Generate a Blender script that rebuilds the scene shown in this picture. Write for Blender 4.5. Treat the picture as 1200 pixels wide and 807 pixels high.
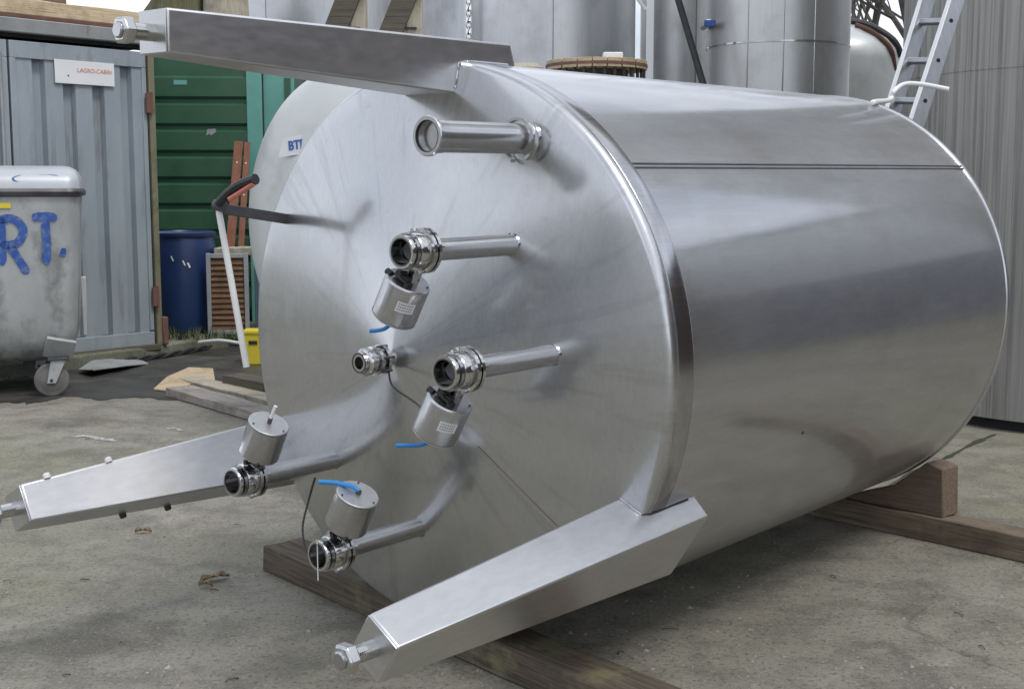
import bpy, math, random
from mathutils import Vector, Matrix, noise as mnoise
random.seed(7)
R_ = math.radians
for o in list(bpy.data.objects): bpy.data.objects.remove(o)
SC = bpy.context.scene
COL = SC.collection

# ------------------------------------------------------------------ camera, sky, sun, exposure
PITCH = 0.1204; HC = 1.45; FPX = 1500.0; CX, CY = 600.0, 403.5
cd = bpy.data.cameras.new('Camera'); cam = bpy.data.objects.new('Camera', cd); COL.objects.link(cam)
cam.location = (0, 0, HC); cam.rotation_euler = (math.pi/2 - PITCH, 0, 0)
cd.sensor_width = 36; cd.lens = 45; cd.clip_start = 0.05; cd.clip_end = 2000
SC.camera = cam
SC.render.resolution_x = 1024; SC.render.resolution_y = 688
SUN_EL, SUN_AZ = R_(58), R_(135)          # azimuth measured from +Y towards +X
w = bpy.data.worlds.new('World'); SC.world = w; w.use_nodes = True
nt = w.node_tree; nt.nodes.clear()
out = nt.nodes.new('ShaderNodeOutputWorld'); bg = nt.nodes.new('ShaderNodeBackground')
sky = nt.nodes.new('ShaderNodeTexSky'); sky.sky_type = 'NISHITA'; sky.sun_disc = False
sky.sun_elevation = SUN_EL; sky.sun_rotation = SUN_AZ; sky.air_density = 1.0; sky.dust_density = 2.0
tc = nt.nodes.new('ShaderNodeTexCoord'); mp = nt.nodes.new('ShaderNodeMapping'); mp.inputs['Scale'].default_value = (1.1, 1.1, 2.6)
ns = nt.nodes.new('ShaderNodeTexNoise'); ns.inputs['Scale'].default_value = 1.7; ns.inputs['Detail'].default_value = 7; ns.inputs['Roughness'].default_value = .55
rp = nt.nodes.new('ShaderNodeValToRGB'); rp.color_ramp.elements[0].position = .36; rp.color_ramp.elements[1].position = .52
rp.color_ramp.elements[0].color = (.35, .35, .35, 1)
cl = nt.nodes.new('ShaderNodeValToRGB'); cl.color_ramp.elements[0].color = (5.0, 5.45, 6.2, 1); cl.color_ramp.elements[1].color = (10.2, 10.7, 11.5, 1)
cl.color_ramp.elements[0].position = .35; cl.color_ramp.elements[1].position = .68
ns2 = nt.nodes.new('ShaderNodeTexNoise'); ns2.inputs['Scale'].default_value = 2.3; ns2.inputs['Detail'].default_value = 5
mx = nt.nodes.new('ShaderNodeMix'); mx.data_type = 'RGBA'
L_ = nt.links.new
L_(tc.outputs['Generated'], mp.inputs['Vector']); L_(mp.outputs[0], ns.inputs['Vector']); L_(mp.outputs[0], ns2.inputs['Vector'])
L_(ns.outputs['Fac'], rp.inputs[0]); L_(ns2.outputs['Fac'], cl.inputs[0])
L_(rp.outputs[0], mx.inputs[0]); L_(sky.outputs[0], mx.inputs[6]); L_(cl.outputs[0], mx.inputs[7])
L_(mx.outputs[2], bg.inputs['Color']); bg.inputs['Strength'].default_value = 0.108; L_(bg.outputs[0], out.inputs['Surface'])
sd = bpy.data.lights.new('Sun', 'SUN'); sd.energy = 1.3; sd.angle = R_(18); sd.color = (1, .965, .91)
sun = bpy.data.objects.new('Sun', sd); COL.objects.link(sun)
sdir = Vector((math.sin(SUN_AZ)*math.cos(SUN_EL), math.cos(SUN_AZ)*math.cos(SUN_EL), math.sin(SUN_EL)))
sun.rotation_euler = sdir.to_track_quat('Z', 'Y').to_euler(); sun.location = (0, 0, 30)
SC.view_settings.view_transform = 'Standard'; SC.view_settings.look = 'None'
SC.view_settings.gamma = 1; SC.view_settings.exposure = 0.42; SC.view_settings.use_curve_mapping = False

# ------------------------------------------------------------------ survey helpers (photo bearings to places in the yard)
_F = Vector((0, math.cos(PITCH), -math.sin(PITCH))); _U = Vector((0, math.sin(PITCH), math.cos(PITCH)))
def bearing(x, y): return _F + Vector((1, 0, 0))*((x-CX)/FPX) + _U*((CY-y)/FPX)
def at(x, y, Y): q = bearing(x, y); return Vector((0, 0, HC)) + q*(Y/q.y)
def ground(x, y, z=0): q = bearing(x, y); return Vector((0, 0, HC)) + q*((z-HC)/q.z)

# ------------------------------------------------------------------ materials
def _nodes(name):
    m = bpy.data.materials.new(name); m.use_nodes = True; t = m.node_tree
    b = t.nodes['Principled BSDF']; return m, t, b
def N(t, k, **kw):
    n = t.nodes.new('ShaderNode'+k)
    for a, v in kw.items(): setattr(n, a, v)
    return n
def noise(t, vec, scale, detail=5, rough=.55, stretch=None):
    n = N(t, 'TexNoise'); n.inputs['Scale'].default_value = scale; n.inputs['Detail'].default_value = detail; n.inputs['Roughness'].default_value = rough
    if stretch:
        m = N(t, 'Mapping'); m.inputs['Scale'].default_value = stretch; t.links.new(vec, m.inputs[0]); vec = m.outputs[0]
    t.links.new(vec, n.inputs['Vector']); return n.outputs['Fac']
def ramp(t, fac, stops):
    r = N(t, 'ValToRGB'); e = r.color_ramp.elements
    while len(e) < len(stops): e.new(.5)
    for i, (p, c) in enumerate(stops):
        e[i].position = p; e[i].color = (c, c, c, 1) if isinstance(c, (int, float)) else (*c, 1)
    t.links.new(fac, r.inputs[0]); return r.outputs[0]
def mix(t, fac, a, b, mode='MIX'):
    m = N(t, 'Mix', data_type='RGBA', blend_type=mode)
    for s, v in ((m.inputs[0], fac), (m.inputs[6], a), (m.inputs[7], b)):
        if hasattr(v, 'links') or isinstance(v, bpy.types.NodeSocket): t.links.new(v, s)
        elif isinstance(v, (int, float)): s.default_value = v
        else: s.default_value = (*v, 1)
    return m.outputs[2]
def bump(t, b, h, strength=.3, dist=.01):
    n = N(t, 'Bump'); n.inputs['Strength'].default_value = strength; n.inputs['Distance'].default_value = dist
    t.links.new(h, n.inputs['Height']); t.links.new(n.outputs[0], b.inputs['Normal'])
def paint(name, c1, c2, rough=.6, metal=0.0, scale=4, stretch=None, stain=None, stain_at=(.55, .7), stain_scale=2, stain_stretch=None, bmp=.15, bdist=.004, bscale=60, r2=None):
    m, t, b = _nodes(name); vec = N(t, 'TexCoord').outputs['Object']
    col = mix(t, ramp(t, noise(t, vec, scale, 6, .6, stretch), [(.3, 0), (.7, 1)]), c1, c2)
    if stain:
        col = mix(t, ramp(t, noise(t, vec, stain_scale, 8, .65, stain_stretch), [(stain_at[0], 0), (stain_at[1], 1)]), col, stain)
    t.links.new(col, b.inputs['Base Color'])
    b.inputs['Metallic'].default_value = metal; b.inputs['Roughness'].default_value = rough
    if r2 is not None:
        t.links.new(ramp(t, noise(t, vec, scale*1.7, 5), [(.3, rough), (.7, r2)]), b.inputs['Roughness'])
    if bmp: bump(t, b, noise(t, vec, bscale, 4), bmp, bdist)
    return m
def rust_runs(m, colr, amt=.7, st=(7, 7, .25), lim=(.60, .72)):
    t = m.node_tree; b = t.nodes['Principled BSDF']; src = b.inputs['Base Color'].links[0].from_socket; vec = N(t, 'TexCoord').outputs['Object']
    c = mix(t, ramp(t, noise(t, vec, 1.5, 6, .7, st), [(lim[0], 0), (lim[1], amt)]), src, colr); t.links.new(c, b.inputs['Base Color'])
def wood(name, c1, c2, stain=None, axis=0, stain_at=(.5, .7)):
    s = [26, 26, 26]; s[axis] = 1.3
    m, t, b = _nodes(name); vec = N(t, 'TexCoord').outputs['Object']
    gr = noise(t, vec, 3, 7, .65, tuple(s)); col = mix(t, ramp(t, gr, [(.36, 0), (.62, 1)]), c1, c2)
    if stain: col = mix(t, ramp(t, noise(t, vec, 5, 8, .7), [(stain_at[0], 0), (stain_at[1], .9)]), col, stain)
    s2 = [34, 34, 34]; s2[axis] = .8
    split = ramp(t, noise(t, vec, 2.2, 4, .6, tuple(s2)), [(.30, .85), (.37, 0)]); col = mix(t, split, col, tuple(x*.3 for x in c1))
    kn = N(t, 'TexVoronoi'); kn.inputs['Scale'].default_value = 3.4; t.links.new(vec, kn.inputs['Vector'])
    col = mix(t, ramp(t, kn.outputs['Distance'], [(.05, .8), (.11, 0)]), col, tuple(x*.45 for x in c1))
    t.links.new(col, b.inputs['Base Color']); b.inputs['Roughness'].default_value = .8
    bump(t, b, gr, .7, .008); return m
def two_lobe(t, b, col, fac, hr, var=None):     # brushed finish: a clear mirror lobe under a wide satin lobe
    b2 = N(t, 'BsdfPrincipled'); b2.inputs['Metallic'].default_value = 1; b2.inputs['Roughness'].default_value = hr
    t.links.new(col, b2.inputs['Base Color']); ms = N(t, 'MixShader'); ms.inputs[0].default_value = fac
    if var is not None: t.links.new(ramp(t, var, [(.32, fac-.14), (.5, fac), (.7, min(.95, fac+.22))]), ms.inputs[0])
    o = t.nodes['Material Output']; t.links.new(b.outputs[0], ms.inputs[1]); t.links.new(b2.outputs[0], ms.inputs[2]); t.links.new(ms.outputs[0], o.inputs['Surface'])
def steel(name, base=(.56, .565, .58), r1=.2, r2=.34, grain=(2, 40, 40), wav=.10, dirt=None, dirt_fac=.35, wscale=1.6, haze=0, hr=.5, smear=(1, 1, 1), scr=False):
    m, t, b = _nodes(name); vec = N(t, 'TexCoord').outputs['Object']
    g = noise(t, vec, 9, 4, .6, grain)
    d = tuple(x*.86 for x in base)
    col = mix(t, ramp(t, g, [(.25, 0), (.75, 1)]), d, base)
    blot = noise(t, vec, 2.2, 7, .65)
    if dirt:
        col = mix(t, ramp(t, blot, [(.5, 0), (.78, dirt_fac)]), col, dirt)
    if scr:
        col = mix(t, ramp(t, noise(t, vec, 7, 6, .7, (.25, 30, 30)), [(.60, 0), (.66, .35)]), col, tuple(x*.7 for x in base))
        col = mix(t, ramp(t, noise(t, vec, 22, 5, .75), [(.62, 0), (.74, .5)]), col, tuple(x*.72 for x in base))
    t.links.new(col, b.inputs['Base Color']); b.inputs['Metallic'].default_value = 1
    rr = mix(t, .5, ramp(t, g, [(.3, r1), (.7, r2)]), ramp(t, blot, [(.3, r1), (.75, r2)]))
    t.links.new(rr, b.inputs['Roughness'])
    if wav:
        hsum = mix(t, .012, noise(t, vec, wscale, 2, .4), noise(t, vec, 30, 2, .5, grain))
        bump(t, b, hsum, wav, .05)
    if haze: two_lobe(t, b, col, haze, hr, noise(t, vec, 2.1, 10, .7, smear))
    return m

M = {}
M['shell'] = steel('steel_shell', (.60, .606, .625), .05, .10, (.5, 34, 34), .07, (.44, .425, .40), .6, haze=.64, hr=.40, smear=(.7, 2.2, 2.2), scr=True)
M['steel'] = steel('steel_brushed', (.56, .56, .57), .15, .25, (1, 6, 6), 0, haze=.35, hr=.45)
M['steel_leg'] = steel('steel_leg', (.64, .64, .65), .30, .37, (2, 6, 6), .02, (.52, .47, .41), .4)
M['steel_bright'] = steel('steel_polished', (.62, .615, .605), .10, .20, (3, 12, 12), 0)
M['steel_band'] = steel('steel_band', (.47, .475, .495), .12, .22, (.6, 20, 20), .02, (.40, .33, .27), .5)
M['steel_cap'] = steel('steel_cap_matt', (.66, .66, .67), .38, .5, (8, 8, 8), 0)
M['steel_old'] = steel('steel_weathered', (.60, .605, .62), .34, .5, (9, 9, .5), .05, (.33, .33, .33), .7)
M['steel_old2'] = steel('steel_weathered_pale', (.64, .64, .635), .38, .52, (9, 9, .5), .06, (.38, .36, .32), .6)
M['steel_pale'] = paint('steel_pale_matt', (.56, .58, .57), (.63, .64, .63), .42, .35, 3, None, (.40, .42, .41), (.5, .8), 2, None, .05)
M['black'] = paint('black_rubber', (.012, .012, .013), (.03, .03, .032), .5, 0, 8)
M['dark_iron'] = paint('dark_iron', (.05, .05, .055), (.10, .10, .105), .45, .6, 8)
M['bore'] = paint('bore_dark_steel', (.10, .10, .105), (.16, .16, .17), .3, 1, 8, bmp=0)
M['blue_hose'] = paint('blue_hose', (.02, .20, .55), (.03, .26, .62), .3, 0, 8, bmp=0)
M['rust_line'] = paint('weld_stain', (.10, .08, .065), (.16, .13, .11), .6, .3, 8, bmp=0)
M['seam_dark'] = paint('seam_dark', (.11, .11, .115), (.16, .16, .17), .45, .7, 8, bmp=0)
M['white'] = paint('white_plastic', (.70, .70, .69), (.80, .80, .79), .4, 0, 5, bmp=0)
M['sticker'] = paint('white_sticker', (.68, .69, .70), (.76, .76, .77), .5, 0, 5, bmp=0)
M['blue_print'] = paint('blue_print', (.03, .09, .36), (.04, .12, .42), .5, 0, 9, bmp=0)
M['red_print'] = paint('orange_print', (.55, .17, .08), (.62, .26, .14), .6, 0, 30, bmp=0)
M['grey_print'] = paint('grey_print', (.12, .12, .12), (.25, .25, .25), .6, 0, 60, bmp=0)
M['red'] = paint('red_rubber', (.55, .12, .09), (.6, .2, .15), .5, 0, 9, bmp=0)
def cone_mat():
    m, t, b = _nodes('steel_cone'); vec = N(t, 'TexCoord').outputs['Object']
    s = N(t, 'SeparateXYZ'); t.links.new(vec, s.inputs[0])
    an = N(t, 'Math', operation='ARCTAN2'); t.links.new(s.outputs[2], an.inputs[0]); t.links.new(s.outputs[1], an.inputs[1])
    l1 = N(t, 'Vector' 'Math', operation='LENGTH')
    cb0 = N(t, 'CombineXYZ'); t.links.new(s.outputs[1], cb0.inputs[0]); t.links.new(s.outputs[2], cb0.inputs[1]); t.links.new(cb0.outputs[0], l1.inputs[0])
    cb = N(t, 'CombineXYZ'); t.links.new(an.outputs[0], cb.inputs[0]); t.links.new(l1.outputs['Value'], cb.inputs[1])
    streak = noise(t, cb.outputs[0], 4, 6, .6, (3.5, .45, 1))
    fine = noise(t, vec, 14, 4, .6, (1, 20, 2))
    blot = noise(t, vec, 2.6, 7, .65)
    col = mix(t, ramp(t, fine, [(.3, 0), (.7, 1)]), (.51, .516, .53), (.58, .586, .60))
    col = mix(t, ramp(t, streak, [(.555, 0), (.62, .26), (.70, .1)]), col, (.32, .315, .31))
    col = mix(t, ramp(t, noise(t, vec, 26, 5, .75), [(.60, 0), (.72, .5)]), col, (.38, .375, .36))
    smr = noise(t, vec, 5, 9, .7, (1, 1.6, 1))
    col = mix(t, ramp(t, blot, [(.55, 0), (.8, .4)]), col, (.40, .395, .38))
    t.links.new(col, b.inputs['Base Color']); b.inputs['Metallic'].default_value = 1
    t.links.new(mix(t, .5, ramp(t, streak, [(.35, .13), (.75, .17)]), ramp(t, blot, [(.3, .11), (.75, .2)])), b.inputs['Roughness']); two_lobe(t, b, col, .56, .34, smr)
    bump(t, b, mix(t, .012, noise(t, vec, 1.4, 2, .4), fine), .05, .05)
    return m
M['cone'] = cone_mat()
def concrete(name, base, light, dark, moss, mossr=(.52, .72), darkr=(.5, .68)):
    m, t, b = _nodes(name); vec = N(t, 'TexCoord').outputs['Object']
    col = mix(t, ramp(t, noise(t, vec, .9, 8, .62), [(.3, 0), (.7, 1)]), base, light)
    col = mix(t, ramp(t, noise(t, vec, 1.15, 7, .66, (1, .8, 1)), [(darkr[0], 0), (darkr[1], .8)]), col, dark)
    col = mix(t, ramp(t, noise(t, vec, .55, 7, .6), [(mossr[0], 0), (mossr[1], .75)]), col, moss)
    col = mix(t, ramp(t, noise(t, vec, 4.5, 8, .7), [(.40, .5), (.54, 0)]), col, dark)
    col = mix(t, ramp(t, noise(t, vec, 2.4, 8, .72), [(.56, 0), (.68, .6)]), col, tuple(x*1.18 for x in light))
    sp = noise(t, vec, 90, 3, .7)
    col = mix(t, ramp(t, sp, [(.55, 0), (.67, .5)]), col, tuple(x*1.5 for x in light))
    col = mix(t, ramp(t, noise(t, vec, 55, 4, .7), [(.36, .85), (.46, 0)]), col, tuple(x*.42 for x in base))
    vo = N(t, 'TexVoronoi', feature='DISTANCE_TO_EDGE'); vo.inputs['Scale'].default_value = .42
    wv = N(t, 'VectorMath', operation='ADD'); nz = N(t, 'TexNoise'); nz.inputs['Scale'].default_value = 2.2; nz.inputs['Detail'].default_value = 6
    t.links.new(vec, nz.inputs['Vector']); sc = N(t, 'VectorMath', operation='SCALE'); sc.inputs['Scale'].default_value = .7
    t.links.new(nz.outputs['Color'], sc.inputs[0]); t.links.new(vec, wv.inputs[0]); t.links.new(sc.outputs[0], wv.inputs[1]); t.links.new(wv.outputs[0], vo.inputs['Vector'])
    crack = ramp(t, vo.outputs['Distance'], [(.0, 1), (.005, 0)])
    brk = ramp(t, noise(t, vec, .8, 3), [(.48, 0), (.56, .6)])
    cf = N(t, 'Math', operation='MULTIPLY'); t.links.new(crack, cf.inputs[0]); t.links.new(brk, cf.inputs[1])
    col = mix(t, cf.outputs[0], col, tuple(x*.35 for x in base))
    t.links.new(col, b.inputs['Base Color'])
    t.links.new(ramp(t, noise(t, vec, 1.6, 6), [(.3, .62), (.7, .9)]), b.inputs['Roughness'])
    bump(t, b, mix(t, .5, noise(t, vec, 70, 5, .7), noise(t, vec, 9, 6, .6)), .55, .012)
    return m
M['concrete'] = concrete('yard_concrete', (.185, .173, .140), (.275, .260, .217), (.092, .084, .068), (.185, .180, .110), (.48, .66), (.53, .64))
M['kerb'] = concrete('mossy_kerb', (.13, .13, .10), (.20, .20, .16), (.06, .06, .05), (.10, .125, .045), (.4, .6))
M['wet'] = paint('wet_asphalt', (.032, .031, .029), (.065, .062, .055), .25, 0, 2.5, None, (.11, .105, .085), (.55, .72), 1.6, None, .5, .01, 50, .7)
M['smear'] = paint('worn_white_paint', (.42, .42, .40), (.52, .52, .5), .8, 0, 30, None, (.2, .19, .16), (.45, .6), 40)
M['moss'] = paint('moss', (.03, .035, .015), (.06, .07, .03), .95, 0, 30, bmp=.8, bdist=.02)

# ------------------------------------------------------------------ mesh helpers
class MB:
    def __init__(s): s.v = []; s.f = []
    def add(s, vs, fs):
        b = len(s.v); s.v += [Vector(p) for p in vs]; s.f += [tuple(b+i for i in f) for f in fs]; return s
    def box(s, c, size, rot=None):
        c = Vector(c); h = Vector(size)*.5; q = []
        for z in (-1, 1):
            for y in (-1, 1):
                for x in (-1, 1):
                    p = Vector((x*h.x, y*h.y, z*h.z))
                    if rot: p = rot @ p
                    q.append(c+p)
        return s.add(q, [(0, 2, 3, 1), (4, 5, 7, 6), (0, 1, 5, 4), (2, 6, 7, 3), (0, 4, 6, 2), (1, 3, 7, 5)])
    def hexa(s, q):      # 8 points: bottom ring 0-3, top ring 4-7 (counter clockwise seen from the top)
        return s.add(q, [(3, 2, 1, 0), (4, 5, 6, 7), (0, 1, 5, 4), (1, 2, 6, 5), (2, 3, 7, 6), (3, 0, 4, 7)])
    @staticmethod
    def frame(d):
        d = Vector(d).normalized(); h = Vector((0, 0, 1)) if abs(d.z) < .9 else Vector((1, 0, 0))
        x = h.cross(d).normalized(); return x, d.cross(x), d
    def lathe(s, o, d, prof, n=32, closed=False, x=None):   # prof: (along, radius)
        o = Vector(o); X, Yv, D = s.frame(d); vs = []; fs = []
        for (h, r) in prof:
            for k in range(n):
                a = 2*math.pi*k/n; vs.append(o+D*h+(X*math.cos(a)+Yv*math.sin(a))*r)
        m = len(prof)
        for i in range(m-1 if not closed else m):
            j = (i+1) % m
            for k in range(n):
                k2 = (k+1) % n; fs.append((i*n+k, i*n+k2, j*n+k2, j*n+k))
        if not closed:
            if prof[0][1] > 1e-5: fs.append(tuple(reversed(range(n))))
            if prof[-1][1] > 1e-5: fs.append(tuple((m-1)*n+k for k in range(n)))
        return s.add(vs, fs)
    def cyl(s, a, b, r, r2=None, n=20):
        a = Vector(a); b = Vector(b); r2 = r if r2 is None else r2
        return s.lathe(a, b-a, [(0, r), ((b-a).length, r2)], n)
    def ring(s, o, d, r0, r1, h0, h1, n=32):
        return s.lathe(o, d, [(h0, r0), (h0, r1), (h1, r1), (h1, r0)], n, True)
    def tube(s, pts, r, n=8, r_end=None):
        pts = [Vector(p) for p in pts]; vs = []; fs = []; m = len(pts); px = None
        for i, p in enumerate(pts):
            d = (pts[min(i+1, m-1)]-pts[max(i-1, 0)]).normalized()
            if px is None: px, _, _ = s.frame(d)
            X = (px-d*px.dot(d)).normalized(); px = X; Yv = d.cross(X)
            rr = r if r_end is None else r+(r_end-r)*i/(m-1)
            for k in range(n):
                a = 2*math.pi*k/n; vs.append(p+(X*math.cos(a)+Yv*math.sin(a))*rr)
        for i in range(m-1):
            for k in range(n): fs.append((i*n+k, i*n+(k+1) % n, (i+1)*n+(k+1) % n, (i+1)*n+k))
        fs.append(tuple(reversed(range(n)))); fs.append(tuple((m-1)*n+k for k in range(n)))
        return s.add(vs, fs)
    def prism(s, poly, vec):  # poly: 3D points, extruded by vec
        n = len(poly); vec = Vector(vec); vs = [Vector(p) for p in poly]; vs += [p+vec for p in vs]
        fs = [tuple(reversed(range(n))), tuple(range(n, 2*n))]+[(i, (i+1) % n, n+(i+1) % n, n+i) for i in range(n)]
        return s.add(vs, fs)
    def build(s, name, mat, parent=None, bevel=0, smooth=True, org=None, seg=2):
        me = bpy.data.meshes.new(name)
        vs = s.v if org is None else [p-Vector(org) for p in s.v]
        me.from_pydata([tuple(p) for p in vs], [], s.f); me.update()
        import bmesh
        bm = bmesh.new(); bm.from_mesh(me); bmesh.ops.recalc_face_normals(bm, faces=bm.faces); bm.to_mesh(me); bm.free()
        me.materials.append(mat)
        if smooth:
            me.polygons.foreach_set('use_smooth', [True]*len(me.polygons)); me.set_sharp_from_angle(angle=R_(32))
        o = bpy.data.objects.new(name, me); COL.objects.link(o)
        if parent is not None: o.parent = parent
        elif org is not None: o.location = org
        if bevel:
            b = o.modifiers.new('Bevel', 'BEVEL'); b.width = bevel; b.segments = seg; b.limit_method = 'ANGLE'; b.angle_limit = R_(35); b.harden_normals = False
        return o
def smooth_path(pts, n=8):
    pts = [Vector(p) for p in pts]; r = []
    for i in range(len(pts)-1):
        p0 = pts[max(i-1, 0)]; p1 = pts[i]; p2 = pts[i+1]; p3 = pts[min(i+2, len(pts)-1)]
        for k in range(n):
            t = k/n; r.append(.5*((2*p1)+(p2-p0)*t+(2*p0-5*p1+4*p2-p3)*t*t+(3*p1-p0-3*p2+p3)*t**3))
    r.append(pts[-1]); return r
def tag(o, label, cat, group=None):
    o['label'] = label; o['category'] = cat
    if group: o['group'] = group
    return o
def struct(o): o['kind'] = 'structure'; return o
def thing(name, label, cat, loc=(0, 0, 0), rz=0, group=None):
    o = bpy.data.objects.new(name, None); COL.objects.link(o); o.location = loc; o.rotation_euler = (0, 0, rz); o.empty_display_size = .1
    return tag(o, label, cat, group)
def text(name, s, size, mat, parent, mw, depth=.0008, bold=0):
    c = bpy.data.curves.new(name, 'FONT'); c.body = s; c.size = size; c.align_x = 'CENTER'; c.align_y = 'CENTER'; c.extrude = depth; c.offset = bold
    t = bpy.data.objects.new(name+'_tmp', c); COL.objects.link(t)
    me = bpy.data.meshes.new_from_object(t.evaluated_get(bpy.context.evaluated_depsgraph_get()))
    bpy.data.objects.remove(t); bpy.data.curves.remove(c)
    me.name = name; me.materials.clear(); me.materials.append(mat); me.transform(mw)
    o = bpy.data.objects.new(name, me); COL.objects.link(o); o.parent = parent; return o
def ribbon(mb, pts, wd, to3d, nrm, jit=.12):   # flat brush stroke with ragged edge on a surface
    pts = smooth_path([Vector((x, y, 0)) for x, y in pts], 7); Lf = []; Rt = []
    for i, p in enumerate(pts):
        d = (pts[min(i+1, len(pts)-1)]-pts[max(i-1, 0)]).normalized(); nn = Vector((-d.y, d.x, 0))
        e = min(1, (.35+min(i, len(pts)-1-i)*.4)); h = wd*.5*e
        Lf.append(p+nn*h*(1+random.uniform(-jit, jit))); Rt.append(p-nn*h*(1+random.uniform(-jit, jit)))
    q = [to3d(p.x, p.y) for p in Lf]+[to3d(p.x, p.y) for p in Rt]; n = len(pts); top = [p+nrm*.002 for p in q]
    mb.add(top, [(i, i+1, n+i+1, n+i) for i in range(n-1)])

# ------------------------------------------------------------------ the setting: ground
g = MB(); g.add([(-300, -300, 0), (300, -300, 0), (300, 600, 0), (-300, 600, 0)], [(0, 1, 2, 3)])
gnd = struct(g.build('ground', M['concrete'], smooth=False))
# damp asphalt strip along the containers, ragged edge
edge_px = [(-60, 476), (0, 474), (40, 472), (80, 466), (120, 468), (160, 466), (200, 471), (250, 474), (300, 480), (340, 486)]
near = [ground(x, y+random.uniform(-2, 2)) for x, y in edge_px]
far_ = [ground(x, y) for x, y in [(360, 392), (300, 398), (240, 406), (190, 418), (75, 434), (0, 446), (-70, 456)]]
pl = []
for i in range(len(near)-1):
    for k in range(6):
        p = near[i].lerp(near[i+1], k/6); p.y += random.uniform(-.05, .05); pl.append(p)
pl += far_
st = MB(); st.add([(p.x, p.y, .004) for p in pl], [tuple(range(len(pl)))])
struct(st.build('asphalt_strip', M['wet'], smooth=False))
# raised kerb slab under the containers
kp = [(-5.6, 7.9), (-3.62, 10.12), (-3.02, 10.98), (-2.47, 12.15), (-1.6, 13.9), (-1.0, 16), (-14, 22), (-14, 9)]
k = MB(); k.prism([(x, y, -.05) for x, y in kp], (0, 0, .17)); struct(k.build('kerb_slab', M['kerb'], bevel=.02))
for pts_, wd_ in (([(84, 512), (102, 511), (118, 514), (137, 517)], .05), ([(196, 503), (206, 502), (213, 505)], .04)):
    sm = MB(); gp = [ground(x, y) for x, y in pts_]; ribbon(sm, [(p.x, p.y) for p in gp], wd_, lambda x, y: Vector((x, y, .001)), Vector((0, 0, 1)), .5)
    sm.build('paint_smear', M['smear'], gnd, smooth=False)
# mossy expansion joint in the concrete
jt = [ground(1166, 509), ground(1140, 520), ground(1112, 535), ground(1085, 546), ground(1056, 562), ground(1010, 590)]
jm = MB(); vs = []; fs = []
jp = smooth_path(jt, 6)
for i, p in enumerate(jp):
    d = (jp[min(i+1, len(jp)-1)]-jp[max(i-1, 0)]).normalized(); nn = Vector((-d.y, d.x, 0)); h = .013+random.uniform(-.007, .012)
    vs += [p+nn*h+Vector((0, 0, .003)), p+Vector((0, 0, .005)), p-nn*h+Vector((0, 0, .003))]
for i in range(len(jp)-1):
    b = 3*i; fs += [(b, b+1, b+4, b+3), (b+1, b+2, b+5, b+4)]
jm.add(vs, fs); jo = jm.build('moss_joint', M['moss'], gnd); jo['label'] = 'dark mossy joint across the concrete'

# ------------------------------------------------------------------ the lying tank
A = Vector((0.65655154, 0.75420752, 0.0105401)); UU = Vector((0.75424942, -0.65658801, 0)); VV = Vector((-0.0069205, -0.00794986, 0.99994445))
C0 = Vector((-0.23426134, 3.8305323, 0.96447076)); TR = 0.8595; TL = 2.3675; CH = 0.18
tank = thing('storage_tank', 'large shiny steel tank lying on its side with three legs and valves', 'tank')
tank.matrix_world = Matrix(((A.x, -UU.x, VV.x, C0.x), (A.y, -UU.y, VV.y, C0.y), (A.z, -UU.z, VV.z, C0.z), (0, 0, 0, 1)))
def TW(s, cu, cv): return Vector((s, -cu, cv))
AX = Vector((1, 0, 0))
def lathe_tank(prof, n=160, caps=True):
    m = MB(); m.lathe((0, 0, 0), AX, prof, n); return m
# shell
prof = [(.0995, TR-.004), (.101, TR)]+[(.1+(TL-.13-.1)*i/30, TR) for i in range(1, 31)]+[(TL-.028, TR-.002), (TL-.024, TR+.003), (TL-.004, TR+.003), (TL, TR-.004)]
m = MB(); vs = []; n = 200
sh = MB(); sh.lathe((0, 0, 0), AX, prof, n); sh.f = sh.f[:-2]
shell = sh.build('shell', M['shell'], tank)
# cone with rounded knuckle
kr = .026; al = math.atan2(CH, TR)
cp = [(-CH, .0005)]+[(-CH*(1-r/TR)+.0, r) for r in [x*.03 for x in range(1, 27)]]
k0r = TR-kr+kr*math.sin(al); k0 = (-CH*(1-k0r/TR), k0r); cp = [p for p in cp if p[1] < k0r-.005]+[k0]
for i in range(1, 9):
    a_ = al+(math.pi/2-al)*i/8; cp.append((k0[0]+kr*math.cos(al)-kr*math.cos(a_), k0[1]-kr*math.sin(al)+kr*math.sin(a_)))
kend = cp[-1]
m = MB(); m.lathe((0, 0, 0), AX, cp+[(kend[0]+.008, kend[1]), (kend[0]+.010, kend[1]-.001)], 200); m.f = m.f[:-1]
cone = m.build('conical_bottom', M['cone'], tank)
m = MB(); m.lathe((0, 0, 0), AX, [(kend[0]+.009, TR-.004), (kend[0]+.010, TR-.0012), (kend[0]+.013, TR+.0006), (.098, TR+.0006), (.1, TR-.0008)], 200); m.f = m.f[:-2]
m.build('rim_band', M['steel_band'], tank)
m = MB(); m.lathe((0, 0, 0), AX, [(TL-.01, TR-.004), (TL+.03, TR-.03), (TL+.07, TR-.12), (TL+.11, TR-.4), (TL+.12, .001)], 128); m.f = [f for f in m.f if len(f) == 4]
m.build('far_end', M['steel'], tank)
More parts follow.
